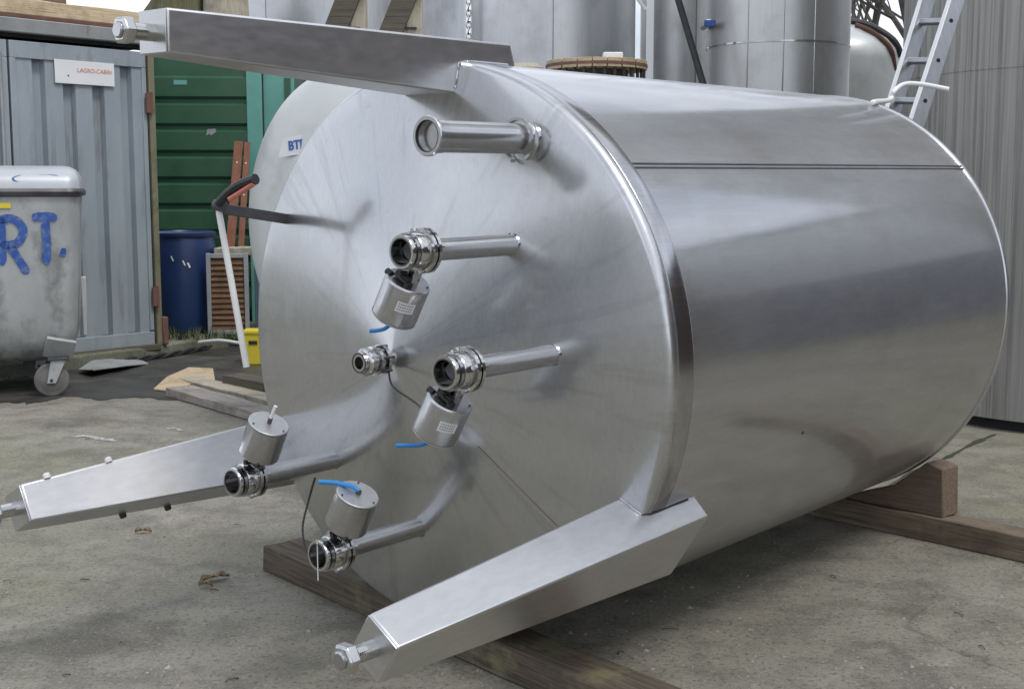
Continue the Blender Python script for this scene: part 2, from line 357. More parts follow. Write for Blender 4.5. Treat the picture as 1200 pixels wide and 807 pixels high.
# longitudinal weld seams
def shell_pt(th, s, r=TR): return TW(s, r*math.cos(th), r*math.sin(th))
def seam(th, name, s0=.1, s1=TL-.03):
    m = MB(); m.tube([shell_pt(th, s0+(s1-s0)*i/10, TR+.0003) for i in range(11)], .0034, 6)
    return m.build(name, M['seam_dark'], tank)
for d_ in (-.007, .007): seam(R_(39.6)+d_/TR, 'weld_seam')
m = MB(); c_ = shell_pt(R_(-18), .78, TR+.0005); m.lathe(c_, Vector((0, c_.y, c_.z)), [(0, .006), (.002, .005)], 12); m.build('bung', M['black'], tank)
# weld bead running down the cone
def cone_pt(rho, th, lift=0): return TW(-CH*(1-rho/TR)-lift, rho*math.cos(th), rho*math.sin(th))
for th_, r0, r1 in ((R_(-41), .36, .78),):
    m = MB(); m.tube([cone_pt(r0+(r1-r0)*i/14, th_) for i in range(15)], .0016, 6); m.build('cone_seam', M['rust_line'], tank)

# legs
def leg(ang, ofs=0):
    th = R_(ang); rh = Vector((0, -math.cos(th), math.sin(th))); tt = Vector((0, math.sin(th), math.cos(th)))
    st_, sr = .943, .215
    def q(s, kind, sg):
        t = (s+st_)/(sr+st_); wd = .0566+(.1146-.0566)*t
        r = ofs+(.931+(.9278-.931)*t if kind == 'o' else .8268+(.7725-.8268)*((s+st_)/st_))
        return AX*s+rh*r+tt*(sg*wd)
    m = MB(); si = .27
    m.hexa([q(-st_, 'i', -1), q(-st_, 'i', 1), q(-st_, 'o', 1), q(-st_, 'o', -1), q(si, 'i', -1), q(si, 'i', 1), q(sr, 'o', 1), q(sr, 'o', -1)])
    lg = m.build('leg', M['steel_leg'], tank, bevel=.006, seg=3)
    for sg in (-1, 1):          # fillet welds against the cone, rim and shell
        bd_ = []
        for i in range(9):
            r_ = .775+(.845-.775)*i/8; w0 = .0566+.058*(.935/1.158); rho = math.hypot(r_, w0); bd_.append(AX*(-CH*(1-rho/TR)-.001)+rh*r_+tt*(sg*(w0+.001)))
        for i in range(6):
            s_ = .03+i*.034; wd = .0566+.058*((s_+st_)/(sr+st_)); bd_.append(AX*s_+rh*math.sqrt((TR+.001)**2-wd*wd)+tt*(sg*(wd+.001)))
        bd_ = [p+Vector((random.uniform(-1, 1), random.uniform(-1, 1), random.uniform(-1, 1)))*.0008 for p in bd_]
        m = MB(); m.tube(bd_, .0042, 6); m.build('weld_bead', M['steel_band'], lg)
    ce = AX*(-st_)+rh*(.876+ofs)
    m = MB(); e = [q(-st_, 'i', -1), q(-st_, 'i', 1), q(-st_, 'o', 1), q(-st_, 'o', -1)]; e = [ce+(p-ce)*.97 for p in e]
    m.prism(e, AX*-.004); m.build('end_plate', M['steel_leg'], lg, bevel=.0015)
    m = MB(); m.cyl(ce, ce-AX*.075, .020, n=20)
    for i in range(11): m.ring(ce-AX*(.010+i*.0052), AX, .0195, .0206, 0, .0026, 20)
    m.build('levelling_bolt', M['steel_bright'], lg)
    m = MB(); m.lathe(ce-AX*.094, AX, [(0, .028), (.004, .034), (.028, .034), (.032, .030)], 6); m.build('nut', M['steel_bright'], lg, bevel=.002)
    m = MB(); m.lathe(ce-AX*.098, AX, [(-.002, .001), (-.002, .016), (.001, .020), (.01, .020)], 20); m.build('bolt_end', M['steel_band'], lg)
    return lg, q
legs = {a_: leg(a_, o_) for a_, o_ in ((89.2, -.012), (-33.0, 0), (208.7, 0))}
lg, q = legs[208.7]
for s_, sg, kd in ((-.86, -1, 'i'), (-.66, -1, 'i'), (-.60, 1, 'o'), (-.44, 1, 'o')):
    p = q(s_, kd, sg); nrm = (q(s_, kd, sg)-q(s_, kd, -sg)).normalized()
    m = MB(); m.lathe(p-nrm*.004, nrm, [(0, .011), (.012, .011), (.016, .008)], 12); m.build('lug', M['white'] if sg < 0 else M['black'], lg)

# nozzles and valves
def pipe_on_cone(cu, cv, length, r, name='outlet_pipe', mat='steel'):
    rho = math.hypot(cu, cv); s0 = -CH*(1-rho/TR)
    m = MB(); m.cyl(TW(s0+.04, cu, cv), TW(s0-length, cu, cv), r, n=36)
    p = m.build(name, M[mat], tank)
    m = MB(); m.lathe(TW(s0+.012, cu, cv), -AX, [(0, r+.006), (.006, r+.005), (.012, r+.001)], 36)
    nrm = None
    m.build('weld_collar', M['steel_band'], p)
    return p, s0
def valve(cu, cv, length, du, dv, hose, lab=False):
    r = .029
    pl_, s0 = pipe_on_cone(cu, cv, length-.075, r)
    tip = s0-length; o = TW(tip, cu, cv); D = AX          # D points back towards the tank
    vb = MB()
    vb.lathe(o, D, [(.0, .036), (-.0, .0425), (.004, .0445), (.010, .0445), (.012, .041), (.026, .041), (.028, .047), (.034, .050), (.052, .050), (.054, .046), (.062, .046), (.064, .0585), (.074, .0585), (.075, .045), (.079, .045), (.080, .0585), (.09, .0585), (.092, .034), (.10, .030), (.10, .027), (.0, .033)], 48, True)
    v = vb.build('valve', M['steel_bright'], tank)
    m = MB(); m.ring(o, D, .0335, .0362, -.001, .008, 40); m.build('seal_ring', M['bore'], v)
    m = MB(); m.ring(o, D, .0445, .0475, .014, .024, 40); m.build('thread_ring', M['steel_band'], v)
    a_ = Vector((0, -du, dv)).normalized(); b_ = AX.cross(a_).normalized()
    m = MB(); dn = (D*.8+b_*.6).normalized(); m.lathe(o+D*.05-dn*.002, dn, [(0, .001), (0, .030), (.004, .030), (.004, .001)], 32); m.build('butterfly_disc', M['bore'], v)
    m = MB()
    for kk in range(4):
        an = R_(45+90*kk); c = o+(a_*math.cos(an)+b_*math.sin(an))*.052
        m.cyl(c+D*.052, c+D*.104, .0045, n=8); m.lathe(c+D*.053, D, [(0, .008), (.009, .008)], 6)
    m.build('flange_bolt', M['steel_bright'], v)['kind'] = 'stuff'
    oc = o+D*.07
    # yoke, black linkage and actuator
    m = MB(); rot = Matrix((D, b_, a_)).transposed()
    m.box(oc+a_*.068+b_*.020, (.030, .005, .055), rot); m.build('yoke', M['steel_bright'], v, bevel=.001)
    m = MB(); m.box(oc+a_*.068-b_*.020, (.030, .005, .055), rot); m.build('yoke', M['steel_bright'], v, bevel=.001)
    m = MB(); m.cyl(oc+a_*.04, oc+a_*.1, .008, n=12); m.build('spindle', M['steel_bright'], v)
    m = MB(); m.box(oc+a_*.078-D*.024, (.014, .05, .016), rot); m.cyl(oc+a_*.082-D*.03+b_*.024, oc+a_*.082-D*.03-b_*.036, .006, n=10)
    m.box(oc+a_*.088-D*.03-b_*.03, (.022, .012, .02), rot); m.cyl(oc+a_*.066-D*.02, oc+a_*.066-D*.045, .007, n=10)
    m.cyl(oc+a_*.09-D*.035+b_*.03, oc+a_*.09-D*.035+b_*.05, .009, n=10)
    m.build('linkage', M['black'], v, bevel=.001)['kind'] = 'stuff'
    ar = .061; h0, h1 = .090, .205
    m = MB(); m.lathe(oc, a_, [(h0, .001), (h0, ar-.004), (h0+.003, ar-.001), (h0+.006, ar), (h1-.008, ar), (h1-.0075, ar-.002), (h1-.0055, ar-.002), (h1-.005, ar)], 56); m.f = [f for f in m.f if len(f) == 4]
    act = m.build('actuator', M['steel'], v)
    m = MB(); m.lathe(oc, a_, [(h1-.005, ar), (h1-.002, ar), (h1, ar-.002), (h1, .001)], 56); m.f = [f for f in m.f if len(f) == 4]; m.build('actuator_cap', M['steel_cap'], v)
    m = MB()
    for kk in range(3):
        an = R_(20+120*kk)
        for hh in (h1-.001, h0-.003): m.cyl(oc+a_*hh+(b_*math.cos(an)+D*math.sin(an))*(ar-.009), oc+a_*(hh+.004)+(b_*math.cos(an)+D*math.sin(an))*(ar-.009), .003, n=8)
    m.build('cap_screw', M['bore'], v)['kind'] = 'stuff'
    top = oc+a_*h1
    if hose == 'stub':
        m = MB(); m.cyl(top, top+a_*.018, .007, n=12); m.build('hose_fitting', M['dark_iron'], v)
        m = MB(); m.tube(smooth_path([top+a_*.016, top+a_*.04+D*.002, top+a_*.06+D*.004]), .0055, 10); m.build('air_hose', M['white'], v)
    elif hose == 'side':
        m = MB(); m.cyl(top+b_*.0, top+a_*.010, .008, n=12); m.build('hose_fitting', M['dark_iron'], v)
        pv = TW(-.45, -.9, .12)
        m = MB(); m.tube(smooth_path([top+a_*.010, top+a_*.020+pv*.025, top+a_*.022+pv*.07, top+a_*.016+pv*.12]), .0065, 10); m.build('air_hose', M['blue_hose'], v)
    else:
        pv = TW(-.3, -1, 0)
        m = MB(); m.tube(smooth_path([top, top+a_*.02, top+a_*.04+pv*hose*.3, top+a_*.048+pv*hose]), .0055, 10); m.build('air_hose', M['blue_hose'], v)
    if lab:
        m = MB(); vs = []; n_ = 8
        cdir = TW(-.75, .66, 0); cdir = (cdir-a_*cdir.dot(a_)).normalized(); sd_ = a_.cross(cdir)
        for i in range(n_+1):
            t_ = R_(-2+46*i/n_)*lab
            for hh in (.125, .155): vs.append(oc+a_*hh+(cdir*math.cos(t_)+sd_*math.sin(t_))*(ar+.0008))
        m.add(vs, [(2*i, 2*i+1, 2*i+3, 2*i+2) for i in range(n_)]); lb = m.build('label_plate', M['sticker'], v)
        vs = []; fs = []
        for rr in range(3):
            for i in range(7):
                b = len(vs)
                for t0 in (i, i+.65):
                    t_ = R_(2+38*t0/7)*lab
                    for hh in (.130+rr*.008, .133+rr*.008): vs.append(oc+a_*hh+(cdir*math.cos(t_)+sd_*math.sin(t_))*(ar+.0014))
                fs.append((b, b+1, b+3, b+2))
        m = MB(); m.add(vs, fs); m.build('label_print', M['grey_print'], v)['kind'] = 'stuff'
    return v
V1 = valve(.372, .335, .416, -.51, -.86, .05, -1)
V2 = valve(.512, .041, .414, -.51, -.86, .09, -1)
V3 = valve(-.392, -.375, .402, .47, .88, 'stub')
V4 = valve(-.012, -.529, .396, .47, .88, 'side')
# plain top nozzle
p, s0 = pipe_on_cone(.394, .623, .37, .041)
m = MB(); o = TW(s0-.39, .394, .623); m.lathe(o, AX, [(0, .040), (0, .049), (.003, .051), (.009, .051), (.011, .046), (.02, .045), (.021, .0435), (.05, .0425), (.05, .039), (.3, .037), (.3, .036), (.02, .038)], 48, True); m.build('ferrule', M['steel'], p)
m = MB(); m.ring(o, AX, .039, .0405, -.0005, .01, 40); m.build('seal_ring', M['black'], p)
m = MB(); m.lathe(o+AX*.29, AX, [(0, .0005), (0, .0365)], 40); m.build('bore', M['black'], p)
cr = MB(); oc = TW(s0-.036, .394, .623-.004)      # loose clamp ring, open below
seg = [(R_(-60)+R_(310)*i/40) for i in range(41)]
vs = []; fs = []
for t_ in seg:
    for (rr, hh) in ((.054, -.010), (.062, -.010), (.064, 0), (.062, .010), (.054, .010)):
        vs.append(oc+AX*hh+Vector((0, -math.cos(t_), math.sin(t_)))*rr)
for i in range(40):
    for k_ in range(5): fs.append((i*5+k_, i*5+(k_+1) % 5, (i+1)*5+(k_+1) % 5, (i+1)*5+k_))
fs += [(0, 1, 2, 3, 4), (200, 201, 202, 203, 204)]
cr.add(vs, fs); cro = cr.build('clamp_ring', M['steel_bright'], tank)
# central outlet
m = MB(); m.cyl(TW(-CH+.03, 0, 0), TW(-CH-.07, 0, 0), .021, n=32); p = m.build('centre_outlet', M['steel'], tank)
m = MB(); m.lathe(TW(-CH-.125, 0, 0), AX, [(0, .018), (0, .030), (.004, .032), (.014, .032), (.016, .036), (.022, .040), (.034, .040), (.036, .031), (.05, .031), (.052, .042), (.064, .042), (.066, .030), (.076, .030), (.078, .044), (.09, .044), (.094, .02), (.094, .016), (.01, .016)], 40, True); m.build('union', M['steel_bright'], p)
m = MB(); m.ring(TW(-CH-.125, 0, 0), AX, .0255, .029, -.0008, .006, 40); m.build('seal_ring', M['black'], p)
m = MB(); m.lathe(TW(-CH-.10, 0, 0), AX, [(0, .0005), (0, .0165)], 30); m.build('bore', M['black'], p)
m = MB()
for kk in range(6):
    an = R_(60*kk+15); c = TW(-CH-.045, .041*math.cos(an), .041*math.sin(an)); m.cyl(c-AX*.02, c+AX*.02, .0045, n=8)
m.build('union_bolt', M['bore'], p)['kind'] = 'stuff'
# thin cables on the cone
m = MB(); m.tube(smooth_path([cone_pt(.03, R_(-60), .03), cone_pt(.1, R_(-40), .09), cone_pt(.2, R_(-28), .13), TW(-.34, .36, -.12), TW(-.40, .42, -.05)]), .003, 6); m.build('sensor_cable', M['black'], tank)
m = MB(); m.tube(smooth_path([TW(-.20, -.33, -.40), TW(-.22, -.34, -.47), TW(-.28, -.30, -.54), TW(-.36, -.18, -.58), TW(-.40, -.07, -.50)]), .0035, 6); m.build('sensor_cable', M['black'], tank)
m = MB(); m.tube([TW(-.465, -.012, -.487), TW(-.466, -.012, -.60)], .0015, 6); m.build('drip_wire', M['white'], tank)
# bracket arm with lever near the rim
m = MB(); b0 = TW(-.012, -.659, .388); b1 = TW(-.29, -.668, .432)
m.hexa([b0+TW(0, -.003, -.017), b0+TW(0, .003, -.017), b0+TW(0, .003, .017), b0+TW(0, -.003, .017)][::1]+[b1+TW(0, -.003, -.017), b1+TW(0, .003, -.017), b1+TW(0, .003, .017), b1+TW(0, -.003, .017)])
arm = m.build('bracket_arm', M['dark_iron'], tank, bevel=.002)
m = MB(); m.cyl(b1+TW(.012, -.012, .006), b1+TW(.012, .022, .006), .02, n=16); m.build('pivot', M['dark_iron'], arm)
m = MB(); h0_ = b1+TW(.0, .012, .012); h1_ = b1+TW(.02, .18, .088); dd = (h1_-h0_)
m.tube(smooth_path([h0_, h0_+dd*.3+TW(0, 0, .012), h0_+dd*.65+TW(0, 0, .012), h1_]), .014, 10, .017); m.build('lever', M['black'], arm)
m = MB(); m.tube([h0_+dd*.35+TW(-.006, 0, -.012), h1_+TW(-.006, 0, -.014)], .008, 8); m.build('lever_stripe', M['red'], arm)

# white pole hanging from the bracket arm
TM = tank.matrix_world
pw = TM @ (b1+TW(.010, .0, -.004))
pb = at(289, 430, pw.y-.02)
pole = MB(); pole.tube([pw+(pb-pw)*t for t in (0, .5, 1)], .0105, 16); 
po = pole.build('hanging_pole', M['white'], org=pb); tag(po, 'thin white plastic pole hanging from black bracket on tank rim', 'pole')

# ------------------------------------------------------------------ timbers under the tank
M['beam_old'] = wood('old_beam', (.055, .040, .029), (.125, .098, .072), (.17, .165, .085), 0, (.54, .68))
M['beam_new'] = wood('sawn_beam', (.125, .095, .066), (.215, .17, .122), (.10, .075, .055), 0)
M['chock'] = wood('brown_chock', (.12, .085, .062), (.19, .14, .105), (.08, .055, .042), 0)
M['grey_board'] = wood('grey_board', (.22, .195, .175), (.36, .33, .30), (.15, .12, .10), 0)
M['pale_wood'] = wood('pale_timber', (.40, .31, .20), (.52, .42, .28), (.30, .22, .14), 0)
M['red_wood'] = wood('red_brown_plank', (.22, .085, .05), (.30, .13, .08), (.15, .06, .04), 2)
M['dark_wood'] = wood('dark_timber', (.06, .05, .04), (.11, .095, .07), (.08, .09, .04), 0)
M['beige_wood'] = wood('weathered_wood', (.34, .30, .23), (.45, .41, .33), (.22, .19, .14), 2)
M['ply_top'] = wood('sheet_wood', (.54, .42, .27), (.66, .54, .37), (.36, .26, .16), 0)
def rough_box(L, W, H, seed, nx=10, amp=.006):
    rnd = random.Random(seed); vs = []; fs = []
    ring = [(-W/2, 0), (0, 0), (W/2, 0), (W/2, H), (0, H), (-W/2, H)]
    for i in range(nx+1):
        x = -L/2+L*i/nx
        for (y, z) in ring: vs.append((x, y+rnd.uniform(-amp, amp), z+(rnd.uniform(-amp, amp) if z > 0 else 0)))
    n = 6
    for i in range(nx):
        for k in range(n): fs.append((i*n+k, i*n+(k+1) % n, (i+1)*n+(k+1) % n, (i+1)*n+k))
    fs += [tuple(reversed(range(n))), tuple(nx*n+k for k in range(n))]
    return MB().add(vs, fs)
def beam(name, a, b, wd, h, mat, label, cat='beam', z=0, seed=1, bevel=.006, tilt=0):
    a = Vector((a[0], a[1], 0)); b = Vector((b[0], b[1], 0)); d = b-a; c = (a+b)/2
    o = rough_box(d.length, wd, h, seed, max(4, int(d.length*6)), .004).build(name, M[mat], bevel=bevel)
    o.location = (c.x, c.y, z); o.rotation_euler = (0, tilt, math.atan2(d.y, d.x)); return tag(o, label, cat)
na = ground(308, 668); nb = ground(600, 800); dn = (nb-na).normalized(); pn = Vector((-dn.y, dn.x, 0))
off = pn*.085
beam('timber_beam', na+off, na+off+dn*2.3, .17, .100, 'beam_old', 'old mossy timber beam under the conical end of the tank', seed=3)
fb = ground(1098, 637); fdir = (ground(1200, 664)-fb).normalized(); fdir = (fdir*.5+UU*.5).normalized(); fp = Vector((-fdir.y, fdir.x, 0))
beam('timber_beam', fb+fp*.07-fdir*1.25, fb+fp*.07+fdir*1.1, .14, .105, 'beam_new', 'long sawn timber beam under the far end of the tank', seed=5)
# wedge chock on the far beam, its sloping top touching the shell
ck = MB(); e = fb+fp*.015; zz = .107; T = .125
prof = [(-.46, 0), (.012, 0), (.005, .205), (-.07, .222), (-.22, .10), (-.46, .012)]
ck.prism([Vector((x, 0, z)) for x, z in prof], Vector((0, T, 0)))
ck = ck.build('chock', M['chock'], bevel=.006); ck.location = (e.x, e.y, zz); ck.rotation_euler = (0, 0, math.atan2(fdir.y, fdir.x))
tag(ck, 'brown wooden wedge chock on the far beam holding the tank', 'chock')

# ------------------------------------------------------------------ grey corrugated container
M['cont'] = paint('grey_container_paint', (.255, .295, .33), (.335, .375, .41), .5, .1, 3, (1, 1, .4), (.19, .20, .205), (.55, .75), 4, (2, 2, .4), .25, .003)
rust_runs(M['cont'], (.17, .12, .085)); 
M['cont_dark'] = paint('container_gap', (.015, .017, .02), (.03, .03, .03), .8)
M['rail'] = paint('galvanised_rail', (.27, .28, .28), (.37, .38, .37), .5, .4, 5, None, (.20, .12, .08), (.6, .72), 6)
M['rust'] = paint('rusty_edge', (.12, .06, .045), (.19, .10, .08), .85, .1, 9)
M['mossy_post'] = paint('mossy_post', (.14, .13, .085), (.22, .20, .14), .85, 0, 6, (1, 1, .3), (.08, .10, .035), (.5, .65), 3)
FD = Vector((A.x, A.y, 0)).normalized(); FN = Vector((UU.x, UU.y, 0)).normalized()   # along the doors / out of them
co = ground(184, 393, .2); co.z = .12
con = thing('shipping_container', 'blue grey corrugated container behind the dumpster', 'container', co, math.atan2(FD.y, FD.x))
# local: +x along the doors (to the right), -y out of the doors
def ribbed_door(x0, x1, z0, z1, recs, dep=.055):
    m = MB(); xs = []; s_ = .014
    pts = [(x0, 0)]
    for (r0, r1) in recs: pts += [(r0, 0), (r0+s_, dep), (r1-s_, dep), (r1, 0)]
    pts.append((x1, 0)); vs = []; fs = []
    for (x, y) in pts: vs += [(x, y, z0), (x, y, z1)]
    for i in range(len(pts)-1): fs.append((2*i, 2*i+2, 2*i+3, 2*i+1))
    m.add(vs, fs); return m
H = 2.47
def door(x0, x1):
    wdt = x1-x0; recs = []
    for i in range(4):
        c = x0+wdt*(.20+.215*i); recs.append((c-.055, c+.055))
    d = ribbed_door(x0+.05, x1-.04, .12, H-.13, recs).build('door', M['cont'], con, smooth=False)
    m = MB(); m.box(((x0+x1)/2, .012, H-.065), (wdt, .05, .13)); m.build('door_rail', M['cont'], d, bevel=.004)
    m = MB(); m.box(((x0+x1)/2, .012, .06), (wdt, .05, .12)); m.build('door_rail', M['cont'], d, bevel=.004)
    for xx in (x0+.025, x1-.02): m = MB(); m.box((xx, .012, H/2), (.05 if xx < (x0+x1)/2 else .04, .05, H-.262)); m.build('door_stile', M['cont'], d, bevel=.004)
    return d
d1 = door(-1.235, -.03); d2 = door(-2.46, -1.255)
for xx in (-1.33, -1.55): m = MB(); m.cyl((xx, -.045, .15), (xx, -.045, H-.1), .014, n=12); m.build('lock_bar', M['rail'], con)
m = MB(); m.box((-1.2, .08, H/2), (2.5, .02, H+.02)); m.build('door_gasket', M['cont_dark'], con)
m = MB(); m.box((.012, .03, H/2-.02), (.055, .12, H+.1)); pst = m.build('corner_post', M['mossy_post'], con, bevel=.006)
for zz_ in (.42, H-.42):
    m = MB(); m.box((-.03, -.045, zz_), (.06, .02, .16)); m.cyl((-.012, -.05, zz_-.09), (-.012, -.05, zz_+.09), .014, n=10); m.build('hinge', M['rust'], pst)['kind'] = 'stuff'
m = MB(); m.box((.06, -.02, .12), (.055, .06, .24)); m.build('rusty_stub', M['rust'], con, bevel=.01)
m = MB(); m.box((-1.2, .10, H+.045), (2.55, .12, .03)); m.build('roof_gap', M['cont_dark'], con)
m = MB(); m.box((-1.2, .03, H+.115), (2.55, .14, .11)); m.build('roof_rail', M['rail'], con, bevel=.008)
m = MB(); m.box((-1.2, .035, H+.187), (2.55, .12, .03)); m.build('roof_lip', M['rust'], con, bevel=.004)
m = MB(); m.box((-1.2, 3.1, H/2), (2.46, 6.0, H)); m.build('body', M['cont'], con, bevel=.01)
m = MB(); m.box((-1.22, 3.12, H+.10), (2.4, 6.0, .14)); m.build('roof', M['rail'], con, bevel=.01)
m = MB(); m.box((-.62, .0, -.015), (1.26, .10, .055)); m.build('sill_timber', M['dark_wood'], con, bevel=.008)
# sign on the door
sg = thing('door_sign', 'white sign with faded orange lettering on the grey container door', 'sign', co+FD*-.60+FN*.012+Vector((0, 0, H-.21)), math.atan2(FD.y, FD.x))
m = MB(); m.box((0, -.006, 0), (.53, .006, .185)); m.build('board', M['sticker'], sg, bevel=.002)
text('lettering', 'LAGRO-CABIN', .047, M['red_print'], sg, Matrix.Translation((.085, -.0105, .018)) @ Matrix.Rotation(math.pi/2, 4, 'X'))
m = MB(); m.lathe((-.15, -.008, -.03), (0, -1, 0), [(0, .008), (.004, .006)], 12); m.build('screw', M['rust'], sg)
# timber lying on the container roof
def cont_w(x, y, z): return co+FD*x-FN*y+Vector((0, 0, z))
a_ = cont_w(-2.5, .1, 0); b_ = cont_w(.02, .1, 0)
o = beam('roof_plank', a_, b_, .22, .12, 'ply_top', 'pale timber plank lying along the grey container roof edge', 'plank', co.z+H+.203, 11)
a_ = cont_w(-1.55, .28, 0); b_ = cont_w(-.62, .28, 0)
o = beam('roof_block', a_, b_, .2, .24, 'chock', 'brown timber block on the grey container roof behind the plank', 'block', co.z+H+.175, 12)
o = beam('roof_block', cont_w(-.30, .34, 0), cont_w(.3, .42, 0), .2, .17, 'ply_top', 'thin pale board on the container roof beside the tank leg', 'board', co.z+H+.18, 13)

# ------------------------------------------------------------------ green container with turquoise frame
M['green'] = paint('dark_green_paint', (.02, .072, .036), (.036, .108, .057), .4, 0, 3, None, (.035, .065, .05), (.55, .75), 3, None, .15, .003)
M['turq'] = paint('turquoise_paint', (.10, .29, .25), (.14, .36, .31), .5, 0, 3, None, (.16, .27, .25), (.55, .7), 4, None, .15, .003)
gl = at(179, 250, 12.9); gl.z = .12
grn = thing('green_container', 'dark green ribbed container with turquoise frame behind the blue barrel', 'container', gl, R_(3))
GW = at(292, 250, 12.9).x-gl.x; GH = 2.78
for i in range(9):
    z0 = .12+i*.262
    m = MB(); pf = [(0, 0), (-.035, .03), (-.035, .205), (0, .232), (0, .262)]
    vs = []
    for (y, z) in pf: vs += [(.05, y, z0+z), (GW, y, z0+z)]
    m.add(vs, [(2*j, 2*j+1, 2*j+3, 2*j+2) for j in range(4)]); m.build('wall_panel', M['green'], grn, smooth=False)
m = MB(); m.box((GW/2, .05, GH-.16), (GW, .09, .30)); m.build('top_rail', M['green'], grn, bevel=.004)
m = MB(); m.box((.022, 0, GH/2), (.045, .08, GH)); m.build('corner_post', M['turq'], grn, bevel=.004)
m = MB(); m.box((GW+.075, 0, GH/2), (.15, .10, GH)); m.build('corner_post', M['turq'], grn, bevel=.006)
m = MB(); m.box((GW+.31, .03, GH/2-.02), (.30, .06, GH-.04)); dd_ = m.build('side_door', M['turq'], grn, bevel=.004)
m = MB(); m.box((GW+.40, -.005, GH/2-.1), (.06, .02, GH-.5)); m.build('door_recess', M['green'], dd_, bevel=.004)
m = MB(); m.box((GW+.155, -.012, GH/2), (.012, .03, GH-.1)); m.build('door_seal', M['black'], dd_)
m = MB(); m.box((GW/2+.2, .66, GH/2), (GW+.5, 1.1, GH-.02)); m.build('body', M['green'], grn, bevel=.01)
m = MB(); m.box((.32, -.0385, GH-.40), (.13, .003, .045)); m.build('faded_mark', M['turq'], grn)
for q_ in ((.56, 1.86, .10, .07),):
    m = MB(); m.add([(q_[0]+q_[2]*x, -.0375, q_[1]+q_[3]*z) for x, z in ((0, 0), (.3, .3), (.45, .05), (.7, .25), (1, .6), (.9, 1), (.1, .9))], [tuple(range(7))]); m.build('paint_chip', M['rail'], grn)
# stacked things on the green container roof
zt = gl.z+GH
def roof_item(name, mat, px0, px1, py, Y, label, cat, seed):
    a = at(px0, 60, Y); b = at(px1, 60, Y); h = at((px0+px1)/2, py, Y).z-zt
    o = rough_box((b-a).length, .25, h, seed, 6, .012).build(name, M[mat], bevel=.01); o.location = ((a.x+b.x)/2, Y, zt); return tag(o, label, cat)
m = MB()
pa = [at(165, 16, 13.2), at(186, -14, 13.2), at(232, -14, 13.2), at(232, 16, 13.2)]
for p_ in pa: pass
m.prism([(pa[0].x, 13.2, zt), (pa[0].x, 13.2, pa[0].z), (pa[1].x, 13.2, pa[1].z), (pa[2].x, 13.2, pa[2].z), (pa[3].x, 13.2, zt)], (0, .5, 0))
M['mossy_wood'] = wood('mossy_timber', (.10, .095, .05), (.17, .16, .085), (.06, .05, .035), 2)
tr = m.build('timber_stack', M['mossy_wood'], org=((pa[0].x+pa[2].x)/2, 13.2, zt), bevel=.015); tag(tr, 'mossy dark timber block on the green container roof', 'timber')
m = MB(); bx0 = at(233, 0, 13.1).x; bx1 = at(283, 0, 13.1).x; rr = (bx1-bx0)/2
m.lathe(((bx0+bx1)/2, 13.35, zt), (0, 0, 1), [(0, rr*1.1), (.3, rr*1.08), (.7, rr*.98), (.9, rr*.8)], 18)
for v_ in m.v: v_ += Vector((mnoise.noise(v_*4), mnoise.noise(v_*4+Vector((9, 0, 0))), 0))*.04
bl = m.build('wood_bale', M['beige_wood'], org=((bx0+bx1)/2, 13.35, zt)); tag(bl, 'weathered beige wooden stump on the green container roof', 'stump')

# ------------------------------------------------------------------ things between the containers
M['barrel'] = paint('blue_barrel_plastic', (.009, .024, .085), (.014, .036, .12), .4, 0, 2, None, (.05, .08, .16), (.62, .75), 6, None, .08, .003)
bc = at(217, 300, 12.05); br = thing('barrel', 'dark blue plastic barrel between the two containers', 'barrel', (bc.x, 12.05, .12))
m = MB(); m.lathe((0, 0, 0), (0, 0, 1), [(0, .24), (.015, .262), (.05, .27), (.25, .295), (.48, .305), (.7, .295), (.86, .272), (.90, .262)], 48); m.build('body', M['barrel'], br)
m = MB(); m.lathe((0, 0, .895), (0, 0, 1), [(0, .26), (.0, .285), (.012, .292), (.035, .292), (.045, .28), (.05, .26), (.035, .25), (.03, .001)], 48); m.f = [f for f in m.f if len(f) == 4]; m.build('rim', M['barrel'], br)
for (an, zz_, w_) in ((-78, .66, .012), (-70, .64, .016), (-98, .70, .010)):
    m = MB(); t_ = R_(an); p_ = Vector((math.cos(t_)*.3055, math.sin(t_)*.3055, zz_)); m.box(p_, (.002, w_, .05), Matrix.Rotation(t_, 3, 'Z') @ Matrix.Rotation(.4, 3, 'X')); m.build('scuff', M['sticker'], br)
# louvred panel leaning, cabinet behind
M['frame_grey'] = paint('grey_frame', (.23, .245, .26), (.32, .33, .335), .6, 0, 4)
M['slat'] = wood('brown_slat', (.10, .05, .025), (.20, .11, .06), (.05, .03, .018), 0)
M['cab'] = paint('blue_grey_cabinet', (.12, .16, .21), (.16, .205, .26), .45, 0, 3)
p0 = at(244, 393, 11.75); p1 = at(292, 393, 11.75); PWd = p1.x-p0.x; PH = .75
lv = thing('louvre_panel', 'brown slatted panel in grey frame beside the blue barrel', 'panel', (p0.x, 11.75, .12), R_(8))
for xx in (.02, PWd-.02): m = MB(); m.box((xx, 0, PH/2), (.04, .05, PH)); m.build('frame_stile', M['frame_grey'], lv, bevel=.004)
for zz_ in (.02, PH-.025): m = MB(); m.box((PWd/2, 0, zz_), (PWd-.081, .05, .04)); m.build('frame_rail', M['frame_grey'], lv, bevel=.004)
for i in range(13):
    m = MB(); m.box((PWd/2, -.0, .065+i*.0505), (PWd-.085, .012, .056), Matrix.Rotation(R_(-24), 3, 'X')); m.build('slat', M['slat'], lv)
m = MB(); m.box((PWd/2, .03, PH/2), (PWd-.06, .006, PH-.06)); m.build('back_board', M['black'], lv)
cb = thing('cabinet', 'blue grey metal cabinet next to the slatted panel', 'cabinet', (p1.x+.02, 11.95, .12))
